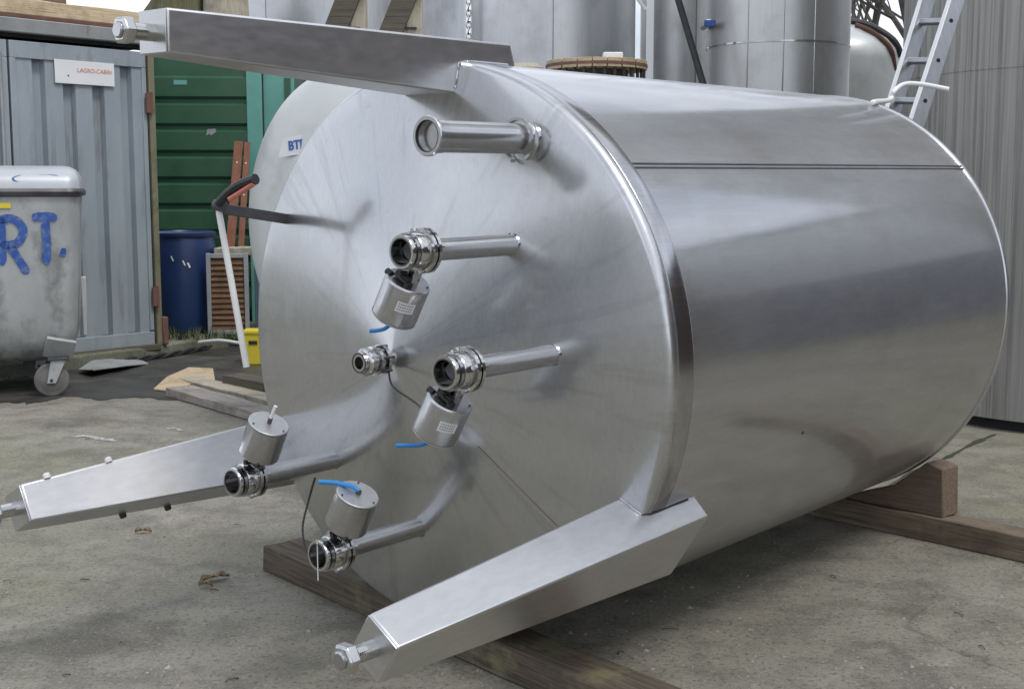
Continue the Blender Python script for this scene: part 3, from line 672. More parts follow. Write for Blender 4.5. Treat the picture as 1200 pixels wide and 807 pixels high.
m = MB(); m.box((.25, .25, .36), (.5, .5, .72)); m.build('body', M['cab'], cb, bevel=.01)
m = MB(); m.box((.25, -.008, .36), (.44, .014, .66)); dr = m.build('door', M['cab'], cb, bevel=.004)
m = MB(); m.box((.07, -.022, .40), (.012, .014, .06)); m.build('handle', M['black'], dr, bevel=.003)
o = rough_box(.5, .25, .07, 31).build('board_stack', M['beige_wood'], bevel=.006); o.location = (p1.x-.08, 11.98, .12+PH+.0); tag(o, 'short weathered board lying on top of the slatted panel', 'board')
o.location.z = .845
# red brown planks leaning on the green container
def lean(px0, py0, px1, py1, Y0, Y1, wd, label):
    a = at(px0, py0, Y0); b = at(px1, py1, Y1); d = b-a; x = Vector((1, 0, 0)); x = (x-d.normalized()*x.dot(d.normalized())).normalized(); y = d.normalized().cross(x)
    m = MB(); c = (a+b)/2; rot = Matrix((x, y, d.normalized())).transposed(); m.box((0, 0, 0), (wd, .03, d.length), rot)
    o = m.build('leaning_plank', M['red_wood'], bevel=.003); o.location = c
    for k_ in (.12, .3, .75, .9):
        n_ = MB(); pp = d*(k_-.5)-y*.016*(1 if y.y > 0 else -1); n_.lathe(pp, -y*(1 if y.y > 0 else -1), [(0, .009), (.003, .007)], 10); n_.build('nail', M['sticker'], o)
    return tag(o, label, 'plank')
lean(280, 166, 263, 375, 12.75, 12.38, .085, 'wider red brown plank leaning on the green container')
lean(290, 167, 277, 375, 12.72, 12.36, .055, 'narrow red brown plank leaning right of the wider one')
# yellow box
M['yellow'] = paint('yellow_plastic', (.62, .50, .03), (.70, .58, .05), .45, 0, 4, None, (.4, .3, .05), (.6, .75), 8)
yb = ground(297, 428); yt = thing('yellow_crate', 'bright yellow plastic box on the ground beside the tank rim', 'box', (yb.x+.03, yb.y+.1, 0))
m = MB(); m.hexa([(-.10, -.09, 0), (.10, -.09, 0), (.10, .09, 0), (-.10, .09, 0), (-.115, -.10, .27), (.115, -.10, .27), (.115, .10, .27), (-.115, .10, .27)]); m.build('body', M['yellow'], yt, bevel=.012)
m = MB(); m.box((0, 0, .275), (.245, .215, .03)); m.build('rim', M['yellow'], yt, bevel=.006)
m = MB(); m.box((-.03, -.099, .19), (.07, .008, .03)); m.build('handle_slot', M['black'], yt)
m = MB(); m.box((.05, -.1, .13), (.02, .012, .22)); m.build('rib', M['yellow'], yt, bevel=.003)
# white strip by the kerb
a_ = at(233, 401, 11.25); b_ = at(282, 402, 10.95)
m = MB(); m.tube(smooth_path([a_, (a_+b_)/2+Vector((0, 0, .02)), b_, b_+Vector((.25, -.05, -.03))]), .014, 8); tag(m.build('white_strip', M['white'], org=a_), 'thin white plastic strip hanging over the kerb edge', 'strip')

# ------------------------------------------------------------------ dumpster
M['galv'] = paint('galvanised_steel', (.33, .345, .35), (.46, .47, .475), .45, .35, 5, (1, 1, .6), (.16, .163, .16), (.52, .70), 3.5, (1, 1, .6), .15, .003, 50, .6)
rust_runs(M['galv'], (.12, .10, .08), .6)
M['lid'] = paint('pale_lid', (.40, .42, .45), (.48, .50, .53), .4, .2, 3, None, (.36, .37, .39), (.55, .8), 3)
M['spray'] = paint('blue_spray', (.02, .07, .30), (.035, .11, .38), .6, 0, 14, None, (.20, .24, .33), (.5, .72), 22, None, 0)
wc = ground(50, 471)
bn = thing('dumpster', 'galvanised wheeled dumpster with blue spray lettering and pale lid', 'dumpster', (-3.02-(.68*math.cos(R_(17))+.49*math.sin(R_(17))), 8.98-(.68*math.sin(R_(17))-.49*math.cos(R_(17))), 0), R_(17))
BW, BD = 1.36, .98
# body: rounded bottom, slightly tapered
def loft(secs):
    m = MB(); n = len(secs[0]); vs = []; fs = []
    for s_ in secs: vs += s_
    for i in range(len(secs)-1):
        for k_ in range(n): fs.append((i*n+k_, i*n+(k_+1) % n, (i+1)*n+(k_+1) % n, (i+1)*n+k_))
    fs += [tuple(reversed(range(n))), tuple((len(secs)-1)*n+k_ for k_ in range(n))]; return m.add(vs, fs)
def rrect(w_, d_, z, r=.09, n=5):
    pts = []
    for (sx, sy, a0) in ((1, -1, -90), (1, 1, 0), (-1, 1, 90), (-1, -1, 180)):
        for k_ in range(n+1):
            t_ = R_(a0+90*k_/n); pts.append(Vector((sx*(w_/2-r)+r*math.cos(t_), sy*(d_/2-r)+r*math.sin(t_), z)))
    return pts
secs = []
for (z, kx, ky) in ((.235, .70, .55), (.25, .76, .64), (.28, .83, .74), (.33, .885, .83), (.40, .92, .89), (.5, .94, .93), (.8, .96, .96), (1.1, .98, .98), (1.40, 1, 1)): secs.append(rrect(BW*kx, BD*ky, z))
bd = loft(secs).build('body', M['galv'], bn)
m = MB(); 
for z_ in (1.405,): m = loft([rrect(BW+.05, BD+.05, z_, .1), rrect(BW+.06, BD+.06, z_+.03, .1), rrect(BW+.04, BD+.04, z_+.05, .1)])
m.build('rim', M['dark_iron'], bn)
secs = []
for i in range(7):
    t_ = i/6; secs.append(rrect((BW+.02)*(1-.16*t_**2.2), (BD+.02)*(1-.55*t_**2), 1.456+.16*math.sin(t_*math.pi/2)**.9, .1*(1-.3*t_)))
ld = loft(secs).build('lid', M['lid'], bn)
yF = -BD/2
def front(x, z):    # point on the front wall
    t_ = min(1, max(0, (z-.5)/.78)); return Vector((x, -(BD*(.93+.07*t_))/2-.004, z))
g_ = MB(); nrm = Vector((0, -1, 0)); sx = BW/2-.66      # strokes measured from the right wheel side
X0 = .30
ribbon(g_, [(0.168, 1.26), (0.164, 1.1), (0.16, 0.93)], .058, front, nrm, .07)
ribbon(g_, [(0.132, 1.235), (0.244, 1.25), (0.308, 1.17), (0.26, 1.08), (0.156, 1.07)], .058, front, nrm, .07)
ribbon(g_, [(0.212, 1.07), (0.268, 0.97), (0.324, 0.87)], .058, front, nrm, .07)
gr1 = g_.build('spray_letter_r', M['spray'], bd, smooth=False)
g_ = MB(); ribbon(g_, [(0.368, 1.255), (0.444, 1.265), (0.532, 1.255)], .058, front, nrm, .07); gr2 = g_.build('spray_letter_t', M['spray'], bd, smooth=False)
g_ = MB(); ribbon(g_, [(0.452, 1.25), (0.456, 1.1), (0.448, 0.93)], .058, front, nrm, .07); g_.build('spray_letter_t', M['spray'], bd, smooth=False)
g_ = MB(); ribbon(g_, [(0.544, 1.02), (0.56, 1.015), (0.58, 1.012)], .058, front, nrm, .07); g_.build('spray_dot', M['spray'], bd, smooth=False)
def lid_pt(x, z): return Vector((x, -BD/2*.86, z))
for k_, st_p in enumerate(([(.02, 1.51), (.06, 1.555), (.12, 1.55), (.10, 1.515)], [(.30, 1.55), (.25, 1.53), (.27, 1.505), (.34, 1.51)], [(.42, 1.55), (.48, 1.552), (.54, 1.545)])):
    g_ = MB()
    for p_ in smooth_path([Vector((x, z, 0)) for x, z in st_p], 5): pass
    pts_ = smooth_path([Vector((x, z, 0)) for x, z in st_p], 6); vs_ = []
    for p_ in pts_:
        t_ = min(1, max(0, (p_.y-1.456)/.16)); tt_ = math.asin(min(1, t_**(1/.9)))/(math.pi/2); yy = -(BD+.02)*(1-.55*tt_**2)/2-.003
        vs_ += [Vector((p_.x, yy, p_.y)), Vector((p_.x+.014, yy, p_.y+.002))]
    g_.add(vs_, [(2*i, 2*i+1, 2*i+3, 2*i+2) for i in range(len(pts_)-1)]); g_.build('spray_mark', M['spray'], ld, smooth=False)
m = MB(); m.box(front(.17, 1.34)+Vector((0, -.003, 0)), (.13, .004, .035)); m.build('warning_label', M['yellow'], bd)
def lidp(x, y): return Vector((x, -.38+y, 1.336+.20*math.sin(min(1, max(0, (.5-.10+y*-1)))*0+math.pi/2*.62)))
m = MB(); m.box((BW/2+.005, -.28, .62), (.035, .10, .42)); m.build('side_bracket', M['galv'], bn, bevel=.006)
def castor(x, y):
    q_ = MB(); q_.box((x, y, .335), (.20, .03, .16), Matrix.Rotation(R_(28), 3, 'X') @ Matrix.Rotation(R_(14), 3, 'Y')); 
    br_ = q_.build('castor_plate', M['galv'], bn, bevel=.004)
    c = Vector((x-.06, y-.02, .118))
    m = MB(); m.lathe(c+Vector((0, -.028, 0)), (0, 1, 0), [(0, .09), (.004, .11), (.012, .118), (.044, .118), (.052, .11), (.056, .09)], 40); wl = m.build('wheel', M['rubber'], bn)
    m = MB(); m.lathe(c+Vector((0, -.034, 0)), (0, 1, 0), [(0, .03), (.004, .08), (.008, .088), (.06, .088), (.064, .08), (.068, .03)], 32); m.build('hub', M['rubber'], wl)
    m = MB(); m.lathe(c+Vector((0, -.05, 0)), (0, 1, 0), [(0, .012), (.1, .012)], 12); m.build('axle', M['dark_iron'], wl)
    for s_ in (-1, 1):
        m = MB(); m.prism([c+Vector((-.03, s_*.042, -.02)), c+Vector((.03, s_*.042, -.02)), c+Vector((.10, s_*.042, .14)), c+Vector((.0, s_*.042, .14))], (0, s_*.006, 0)); m.build('fork', M['galv'], wl, bevel=.002)
    m = MB(); m.box(c+Vector((.05, 0, .15)), (.14, .12, .02)); m.build('swivel', M['dark_iron'], wl, bevel=.003)
M['rubber'] = paint('grey_rubber_tyre', (.10, .10, .095), (.17, .165, .155), .8, 0, 8)
castor(BW/2-.17, -BD/2+.05); castor(BW/2-.3, BD/2-.1); castor(-BW/2+.2, -BD/2+.06)
# rope on the ground behind
rp_ = [ground(-30, 446), ground(0, 443), ground(30, 440), ground(60, 435), ground(90, 431), ground(140, 427), ground(200, 419), ground(250, 409)]
m = MB()
pp = smooth_path(rp_, 12)
for s_ in (0, math.pi):
    m.tube([p_+Vector((math.cos(i*.9+s_)*.012*0, math.sin(i*.9+s_)*.014, .028+math.cos(i*.9+s_)*.014)) for i, p_ in enumerate(pp)], .013, 6)
tag(m.build('twisted_cable', M['black'], org=ground(30, 440)), 'black twisted cable lying along the foot of the kerb', 'cable')
# metal sheet on the ground
sp = [(92, 438), (112, 428), (140, 420), (160, 420), (174, 427), (150, 434), (110, 443)]
q_ = [ground(x, y) for x, y in sp]
m = MB(); m.prism([(p_.x, p_.y, .03+.03*math.sin(i*1.3)) for i, p_ in enumerate(q_)], (0, 0, .006))
tag(m.build('metal_sheet', M['galv'], org=(q_[0].x, q_[0].y, 0)), 'bent pale metal sheet lying in front of the grey container', 'sheet')
# boards and timbers on the ground left of the tank
def gbeam(name, p, q, wd, h, mat, label, seed, z=.004, cat='board', tilt=0):
    return beam(name, ground(*p), ground(*q), wd, h, mat, label, cat, z, seed, .004, tilt)
gbeam('ground_board', (210, 463), (330, 497), .20, .06, 'grey_board', 'thick grey weathered board on the ground left of the tank', 41)
gbeam('ground_board', (222, 450), (345, 482), .17, .05, 'beige_wood', 'pale beige board lying behind the thick grey board', 42)
gbeam('ground_block', (272, 456), (320, 466), .16, .11, 'dark_wood', 'short dark brown timber block touching the tank rim', 43, cat='block')
cp_ = [(180, 458), (196, 450), (222, 444), (250, 443), (252, 449), (225, 455), (205, 461)]
q_ = [ground(x, y) for x, y in cp_]; zz_ = [.008, .05, .085, .07, .02, .03, .01]
m = MB(); m.prism([(p_.x, p_.y, z) for p_, z in zip(q_, zz_)], (0, 0, .008)); tag(m.build('cardboard_piece', M['pale_wood'], org=(q_[0].x, q_[0].y, 0)), 'curled beige cardboard piece at the end of the boards', 'cardboard')

# ------------------------------------------------------------------ pale tank lying behind
pt = at(398, 262, 7.1); PR = .86
ptank = thing('pale_tank', 'pale matt grey tank end with blue and white sticker behind the main tank', 'tank', (pt.x, pt.y, 0))
ptank.matrix_world = Matrix(((FD.x, -FN.x, 0, pt.x), (FD.y, -FN.y, 0, pt.y), (0, 0, 1, pt.z), (0, 0, 0, 1)))
pf = [(-.10, .001), (-.095, .3), (-.07, .6), (-.045, .72), (0, .81), (.03, .845), (.07, PR)]
m = MB(); m.lathe((0, 0, 0), AX, pf, 128); m.f = [f for f in m.f if len(f) == 4]; m.build('dished_end', M['steel_pale'], ptank)
m = MB(); m.lathe((0, 0, 0), AX, [(.07, PR), (.5, PR), (1.0, PR), (1.9, PR), (1.95, PR-.1), (2.0, .01)], 128); m.f = [f for f in m.f if len(f) == 4]; m.build('shell', M['steel_pale'], ptank)
for sx_ in (.35, 1.5):
    m = MB(); m.prism([(sx_, -.7, -pt.z+.0), (sx_, .7, -pt.z), (sx_, .7, -.45), (sx_, .45, -.70), (sx_, 0, -.83), (sx_, -.45, -.70), (sx_, -.7, -.45)], (.10, 0, 0)); m.build('saddle', M['beam_old'], ptank, bevel=.006)
# its sticker
def pale_pt(px, py):
    q_ = bearing(px, py); o_ = Vector((0, 0, HC)); n_ = -FD
    c_ = pt+FD*-.075
    return o_+q_*((c_-o_).dot(n_)/q_.dot(n_))
stc = pale_pt(346, 171); 
stk = thing('sticker', 'small white sticker with blue lettering on the pale tank end', 'sticker', stc)
wy = -FN; 
rm = Matrix((FN, Vector((0, 0, 1)), -FD)).transposed().to_4x4()
lx, ly = .115, .052
m = MB(); tilt = Matrix.Rotation(R_(6), 4, 'Z') @ Matrix.Rotation(R_(12), 4, 'Y'); T4 = rm @ tilt
m.prism([T4 @ Vector((x, y, .012)) for x, y in ((-lx, -ly), (lx, -ly), (lx, ly), (-lx*.6, ly))], (T4 @ Vector((0, 0, .002)))); m.build('film', M['sticker'], stk)
text('lettering', 'BTF', .07, M['blue_print'], stk, T4 @ Matrix.Translation((.02, 0, .0165)), bold=.002)
# timber saddles stored on top of the pale tank
def saddle(px, label, sd):
    b0_ = at(px, 80, 7.6); top_ = at(px, -40, 7.6)
    t = thing('timber_saddle', label, 'saddle', (b0_.x, 7.6, pt.z+PR-.02), 0, 'timber saddles on the pale tank')
    hh = top_.z-(pt.z+PR-.02); s_ = 7.6/FPX
    m = MB(); m.prism([(-14*s_, .02, 0), (30*s_, .02, 0), (30*s_, .02, hh), (22*s_, .02, hh)], (0, .12, 0)); m.build('wedge_block', M['beige_wood'], t, bevel=.004)
    m = MB(); m.prism([(-40*s_, -.02, 0), (-12*s_, -.02, 0), (40*s_, -.02, hh), (12*s_, -.02, hh)], (0, .038, 0)); m.build('slanted_board', M['dark_wood'], t, bevel=.004)
    m = MB(); m.box((9*s_, .012, hh*.44), (30*s_, .012, .012)); m.build('nail_strip', M['black'], t)
    return t
saddle(398, 'timber saddle with slanted dark board left of its twin on the pale tank', 1); saddle(464, 'timber saddle with slanted dark board right of its twin on the pale tank', 2)

# ------------------------------------------------------------------ upright tanks behind
def vtank(px0, px1, Y, hgt, mat, label, name='upright_tank', seams=(), dome=.0, rot=0, vseams=()):
    a = at(px0, 222, Y); b = at(px1, 222, Y); r = (b.x-a.x)/2*math.cos(math.atan2((a.x+b.x)/2, Y)); cx = (a.x+b.x)/2
    t = thing(name, label, 'tank', (cx, Y, 0))
    m = MB(); pr = [(0, r)]+[(hgt*i/12, r) for i in range(1, 13)]
    if dome: pr += [(hgt+dome*math.sin(R_(15*i)), r*math.cos(R_(15*i))+.001) for i in range(1, 7)]
    m.lathe((0, 0, 0), (0, 0, 1), pr, 72); m.build('shell', M[mat], t)
    for z in seams: m = MB(); m.ring((0, 0, z), (0, 0, 1), r-.01, r+.006, 0, .014, 72); m.build('ring_seam', M['dark_iron'] if False else M['steel_band'], t)
    for an in vseams: m = MB(); m.cyl((r*math.cos(R_(an)), r*math.sin(R_(an)), 0), (r*math.cos(R_(an)), r*math.sin(R_(an)), hgt), .006, n=6); m.build('weld_seam', M['steel_band'], t)
    return t, cx, r
vtank(268, 548, 15.6, 4.6, 'steel_old', 'broad bluish steel tank standing behind the timber saddles', vseams=(-120, -60))
vtank(553, 742, 11.3, 3.4, 'steel_old', 'slim steel tank standing behind the wooden drum', vseams=(-92,))
vtank(748, 828, 12.0, 3.5, 'steel_old2', 'narrow steel tank behind the black slanting bar', vseams=(-60,))
tE, cxE, rE = vtank(824, 990, 10.6, 3.3, 'steel_old2', 'pale steel tank with blue tap and horizontal weld seam', seams=(at(900, 50, 10.1).z,), vseams=(-97, -72, -125))
m = MB(); pT = at(829, 28, 10.38); m.cyl(pT-Vector((cxE, 10.6, 0))+Vector((0, .2, 0)), pT-Vector((cxE, 10.6, 0))+Vector((0, -.05, 0)), .03, n=14); tp = m.build('tap', M['steel_bright'], tE)
m = MB(); m.box(pT-Vector((cxE, 10.6, 0))+Vector((.01, -.06, -.005)), (.09, .02, .05)); m.build('tap_handle', M['blue_print'], tp, bevel=.006)
tF, cxF, rF = vtank(880, 1052, 13.6, at(1040, 75, 13.6).z, 'steel_pale', 'pale domed tank between the seamed tank and the silo', dome=.42)
dz = at(1040, 75, 13.6).z
def dome_pt(an, el): return Vector((cxF+rF*math.cos(R_(el))*math.cos(R_(an))*1.02, 13.6+rF*math.cos(R_(el))*math.sin(R_(an))*1.02, dz+.42*math.sin(R_(el))*1.06))
m = MB(); m.tube(smooth_path([dome_pt(-90, 62), dome_pt(-65, 60), dome_pt(-48, 48), dome_pt(-38, 25), dome_pt(-34, 4)]), .035, 8); tag(m.build('black_pipe', M['black'], org=dome_pt(-65, 60)), 'black pipe curving over the pale domed tank', 'pipe')
m = MB(); m.tube(smooth_path([dome_pt(-72, 50), dome_pt(-60, 34), dome_pt(-50, 12), dome_pt(-42, -14)]), .022, 8); tag(m.build('brown_hose', M['rust'], org=dome_pt(-72, 50)), 'rusty brown hose running down the pale domed tank', 'hose')
# steel post, slanting bar, hanging chain
m = MB(); pz = at(762, 0, 10.4); m.box((0, 0, 2.1), (.065, .065, 4.2)); o = m.build('steel_post', M['steel_cap'], bevel=.006); o.location = (pz.x, 10.4, 0); tag(o, 'bright square steel post between the upright tanks', 'post')
a_ = at(823, 95, 10.05); b_ = at(786, -30, 10.3); m = MB(); dv_ = (b_-a_); a2 = a_-dv_*(a_.z/dv_.z); m.cyl(a2, b_, .027, n=12); tag(m.build('slanting_bar', M['black'], org=a2), 'black bar leaning against the narrow steel tank', 'bar')
m = MB(); ct = at(549, -12, 11.0)
for i in range(14):
    c = ct-Vector((0, 0, i*.048)); rot_ = Matrix.Rotation(R_(90*(i % 2)), 3, 'Z'); pts = [c+rot_ @ Vector((math.cos(R_(30*k_))*.018, 0, math.sin(R_(30*k_))*.034)) for k_ in range(12)]
    m.tube(pts+[pts[0]], .007, 6)
ch = m.build('chain', M['steel_bright'], org=ct); tag(ch, 'short steel chain hanging between two upright tanks', 'chain')
m = MB(); wa = at(742, -8, 10.2); wb = at(757, 12, 10.2); m.tube([wa, wb], .014, 8); tag(m.build('white_rod', M['white'], org=wb), 'short white rod sticking out beside the slim tank', 'rod')
# wooden drum behind the main tank
dc = at(699, 78, 8.7); dr_ = 58/FPX*8.7
drum = thing('wooden_drum', 'round wooden cable drum just above the main tank top', 'drum', (dc.x, 8.7, 0))
def disc(z0, z1, r, nm):
    for i in range(7):
        x0 = -r+2*r*i/7+.003; x1 = -r+2*r*(i+1)/7-.003; pts = []
        ys = [(x0+(x1-x0)*k_/5) for k_ in range(6)]
        up = [(x, math.sqrt(max(0.0004, r*r-x*x)), z0) for x in ys]; lo = [(x, -math.sqrt(max(0.0004, r*r-x*x)), z0) for x in reversed(ys)]
        m = MB(); m.prism(up+lo, (0, 0, z1-z0)); m.build(nm, M['pale_wood'], drum, bevel=.003)
disc(dc.z-.03, dc.z+.03, dr_, 'flange_plank')
disc(.0, .05, dr_, 'base_plank')
m = MB(); m.lathe((0, 0, .05), (0, 0, 1), [(0, dr_*.62), (dc.z-.081, dr_*.62)], 24); m.build('core', M['dark_wood'], drum)
m = MB(); m.ring((0, 0, dc.z-.004), (0, 0, 1), dr_-.01, dr_+.004, -.008, .010, 40); m.build('iron_hoop', M['rust'], drum)
for i in range(14):
    an = R_(-170+i*12.3); m = MB(); m.cyl((math.cos(an)*dr_*.93, math.sin(an)*dr_*.93, dc.z-.09), (math.cos(an)*dr_*.93, math.sin(an)*dr_*.93, dc.z-.03), .012, n=8); m.build('bolt', M['black'], drum)
m = MB(); fx = at(718, 66, 8.6); m.box((0, 0, .025), (.13, .08, .05)); o = m.build('foam_block', M['sticker'], bevel=.008); o.location = (fx.x, 8.6, dc.z+.03); tag(o, 'small off white block on top of the wooden drum', 'block')
m = MB(); ux = at(615, 75, 8.9); 
m.lathe((0, 0, 0), (0, 0, 1), [(0, .14), (.9, .14), (ux.z-.03, .13), (ux.z, .09)], 20); o = m.build('pale_drum', M['beige_wood']); o.location = (ux.x, 8.9, 0); tag(o, 'pale stump end peeking over the tank beside its top leg', 'stump')

# ------------------------------------------------------------------ streaked silo with ladder
def silo_mat():
    m, t, b = _nodes('streaked_silo'); vec = N(t, 'TexCoord').outputs['Object']
    s = N(t, 'SeparateXYZ'); t.links.new(vec, s.inputs[0]); an = N(t, 'Math', operation='ARCTAN2'); t.links.new(s.outputs[1], an.inputs[0]); t.links.new(s.outputs[0], an.inputs[1])
    cb = N(t, 'CombineXYZ'); t.links.new(an.outputs[0], cb.inputs[0]); t.links.new(s.outputs[2], cb.inputs[1])
    f1 = noise(t, cb.outputs[0], 1, 7, .62, (55, .25, 1)); f2 = noise(t, cb.outputs[0], 1, 5, .6, (9, .5, 1)); f3 = noise(t, cb.outputs[0], 1, 6, .6, (170, .5, 1))
    col = mix(t, ramp(t, f1, [(.40, 0), (.58, 1)]), (.15, .145, .135), (.34, .33, .31))
    col = mix(t, ramp(t, f2, [(.4, 0), (.7, .6)]), col, (.46, .455, .44)); col = mix(t, ramp(t, f3, [(.45, 0), (.7, .55)]), col, (.19, .18, .165))
    t.links.new(col, b.inputs['Base Color']); b.inputs['Roughness'].default_value = .55; b.inputs['Metallic'].default_value = .2
    bump(t, b, f1, .25, .01); return m
M['silo'] = silo_mat()
SX, SY, SR = 3.86, 8.5, 1.26
silo = thing('silo', 'tall grey streaked silo behind the far end of the tank', 'silo', (SX, SY, 0))
m = MB(); m.lathe((0, 0, 0), (0, 0, 1), [(.07, SR), (1, SR), (2, SR), (3, SR), (4.5, SR), (6, SR), (8.5, SR)], 180); m.build('shell', M['silo'], silo)
m = MB(); m.lathe((0, 0, 0), (0, 0, 1), [(0, SR-.06), (.07, SR-.06)], 90); m.build('shadow_gap_ring', M['cont_dark'], silo)  # recessed ring coloured near-black for the shadow gap under the silo
m = MB(); m.ring((0, 0, at(1150, 78, 7.6).z), (0, 0, 1), SR-.01, SR+.004, 0, .02, 120); m.build('ring_seam', M['silo'], silo)
added_silo = thing('silo', 'unseen second streaked silo, added for the reflection in the upper shell of the tank', 'silo', (6.35, 9.2, 0))  # invented silo out of frame, bounds the bright wedge mirrored in the shell
m = MB(); m.lathe((0, 0, 0), (0, 0, 1), [(.07, SR), (1, SR), (2, SR), (3, SR), (4.5, SR), (6, SR), (8.5, SR)], 120); m.build('shell', M['silo'], added_silo)
m = MB(); m.lathe((0, 0, 0), (0, 0, 1), [(0, SR-.06), (.07, SR-.06)], 60); m.build('shadow_gap_ring', M['cont_dark'], added_silo)
# ladder
M['alu'] = paint('aluminium', (.36, .375, .41), (.44, .45, .48), .35, .8, 6, (8, 8, .6), bmp=.03)
M['alu_white'] = paint('bright_aluminium_edge', (.72, .72, .72), (.8, .8, .8), .35, .5, 6, bmp=0)
lb = thing('ladder', 'aluminium ladder leaning against the streaked silo', 'ladder', (at(1050, 130, 7.1).x, 7.1, 0))
lo_ = Vector(lb.location)
def rail_pts(px0, py0, px1, py1, Yb, Yt):
    a = at(px0, py0, Yb); b = at(px1, py1, Yt); d = b-a; a0 = a-d*(a.z/d.z); b1_ = a+d*1.6
    return a0-lo_, b1_-lo_
L0, L1 = rail_pts(1040, 125, 1079, 0, 6.75, 7.0); R0, R1 = rail_pts(1070, 132, 1113, 0, 6.55, 6.8)
ld_ = (L1-L0).normalized(); acr = (R0-L0); acr = (acr-ld_*acr.dot(ld_)).normalized(); dep = ld_.cross(acr).normalized()
if dep.y < 0: dep = -dep
for (p_, q_, nm) in ((L0, L1, 'rail'), (R0, R1, 'rail')):
    m = MB(); c = [p_-acr*.009-dep*.0, p_+acr*.009, p_+acr*.009+dep*.085, p_-acr*.009+dep*.085]; d = q_-p_
    m.hexa(c+[x+d for x in c]); rl = m.build(nm, M['alu'], lb, bevel=.003)
    m = MB(); c = [p_-acr*.013-dep*.006, p_+acr*.013-dep*.006, p_+acr*.013-dep*.001, p_-acr*.013-dep*.001]; m.hexa(c+[x+d for x in c]); m.build('rail_edge', M['alu_white'], rl)
LEN = (L1-L0).length; nR = int(LEN/.245)
for i in range(1, nR):
    f_ = i*.245/LEN+.01; a = L0+(L1-L0)*f_+dep*.04; b = R0+(R1-R0)*f_+dep*.04
    m = MB(); x_ = (b-a).normalized(); z_ = ld_; rot = Matrix((x_, x_.cross(z_).normalized()*-1, z_)).transposed(); m.box((a+b)/2, ((b-a).length, .03, .03), rot); rg = m.build('rung', M['alu'], lb, bevel=.004)
    m = MB(); m.cyl(b+x_*.004, b+x_*.012, .012, n=12); m.build('rung_end', M['black'], rg)
# white tube over the far rim
tw = [TM @ Vector(shell_pt(R_(69), 2.25, TR+.012)), TM @ Vector(shell_pt(R_(70.5), 2.33, TR+.012))]
tw += [at(1043, 117, 5.95), at(1048, 107, 6.0), at(1060, 99, 6.02), at(1080, 99, 6.0), at(1112, 105, 5.95)]
m = MB(); m.tube(smooth_path(tw, 8), .011, 12); tag(m.build('white_tube', M['white'], org=tw[0]), 'bent white plastic tube lying over the far rim of the tank', 'tube')

# ------------------------------------------------------------------ bare trees far behind
M['bark'] = paint('bark', (.055, .05, .045), (.10, .095, .085), .9, 0, 6)
def bare_tree(x, y, h, seed, label):
    rnd = random.Random(seed); t = thing('bare_tree', label, 'tree', (x, y, 0), 0, 'bare trees beyond the yard')
    tr_ = MB(); cr_ = MB()
    def grow(p, d, ln, r, lev, mb):
        pts = [p]; q = p; dd = d.copy(); k_ = 4
        for i in range(k_):
            dd = (dd+Vector((rnd.uniform(-1, 1), rnd.uniform(-1, 1), rnd.uniform(-.4, .7)))*.14).normalized(); q = q+dd*(ln/k_); pts.append(q)
        mb.tube(pts, r, 5 if lev < 2 else 4, r*.6)
        if lev < 4:
            for i in range(4 if lev < 2 else 3):
                b = pts[rnd.randint(1 if lev else 2, k_)]; nd = (dd+Vector((rnd.uniform(-1, 1), rnd.uniform(-1, 1), rnd.uniform(-.3, .9)))*.85).normalized()
                grow(b, nd, ln*rnd.uniform(.55, .75), r*.5, lev+1, cr_)
    grow(Vector((0, 0, 0)), Vector((0, 0, 1)), h*.5, h*.018, 0, tr_)
    tr_.build('trunk', M['bark'], t); cr_.build('crown', M['bark'], t)
bx_ = at(1010, 20, 34)
bare_tree(bx_.x-.8, 34, 11, 1, 'bare tree seen left in the gap beside the silo'); bare_tree(bx_.x+.7, 36, 12, 2, 'bare tree in the middle of the gap beside the silo'); bare_tree(bx_.x+2.0, 33, 10, 3, 'bare tree seen right in the gap next to the silo edge')

# ------------------------------------------------------------------ invented sheds out of frame, added for the reflections in the tank
M['clad'] = paint('white_cladding', (.68, .69, .70), (.75, .755, .76), .6, 0, 1.2, (1, 1, .3), (.17, .17, .17), (.6, .8), 1)
M['roofing'] = paint('dark_roofing', (.08, .085, .09), (.12, .12, .125), .7, 0, 2)
M['pane'] = paint('window_pane', (.03, .035, .04), (.05, .055, .06), .08, 0, 2, bmp=0)
M['door_blue'] = paint('blue_grey_door', (.17, .18, .23), (.21, .22, .27), .5, 0, 2)
M['brick'] = paint('dark_brick', (.085, .065, .06), (.13, .10, .09), .85, 0, 6, None, (.06, .05, .05), (.5, .7), 2)
def shed(name, c, rz, w_, d_, h, label, door_x=3, door_w=3.4, mat='clad'):
    t = thing(name, label, 'building', c, rz)
    n = int(w_/.5); m = MB(); vs = []; fs = []
    for i in range(n*4+1):
        y = -d_/2-(.03 if (i//2) % 2 else 0); vs += [(-w_/2+w_*i/(n*4), y, 0), (-w_/2+w_*i/(n*4), y, h)]
    for i in range(n*4): fs.append((2*i, 2*i+2, 2*i+3, 2*i+1))
    m.add(vs, fs); m.build('cladding', M[mat], t, smooth=False)
    m = MB(); m.box((0, .05, h/2-.02), (w_-.02, d_-.1, h-.04)); m.build('wall', M[mat], t)
    m = MB(); m.prism([(-w_/2-.3, -d_/2-.3, h), (-w_/2-.3, d_/2+.3, h), (-w_/2-.3, 0, h+d_*.12)], (w_+.6, 0, 0)); m.build('roof', M['roofing'], t, smooth=False)
    m = MB(); m.box((door_x, -d_/2-.06, 1.5), (door_w, .06, 3.0)); m.build('roller_door', M['door_blue'], t, bevel=.01)
    return t
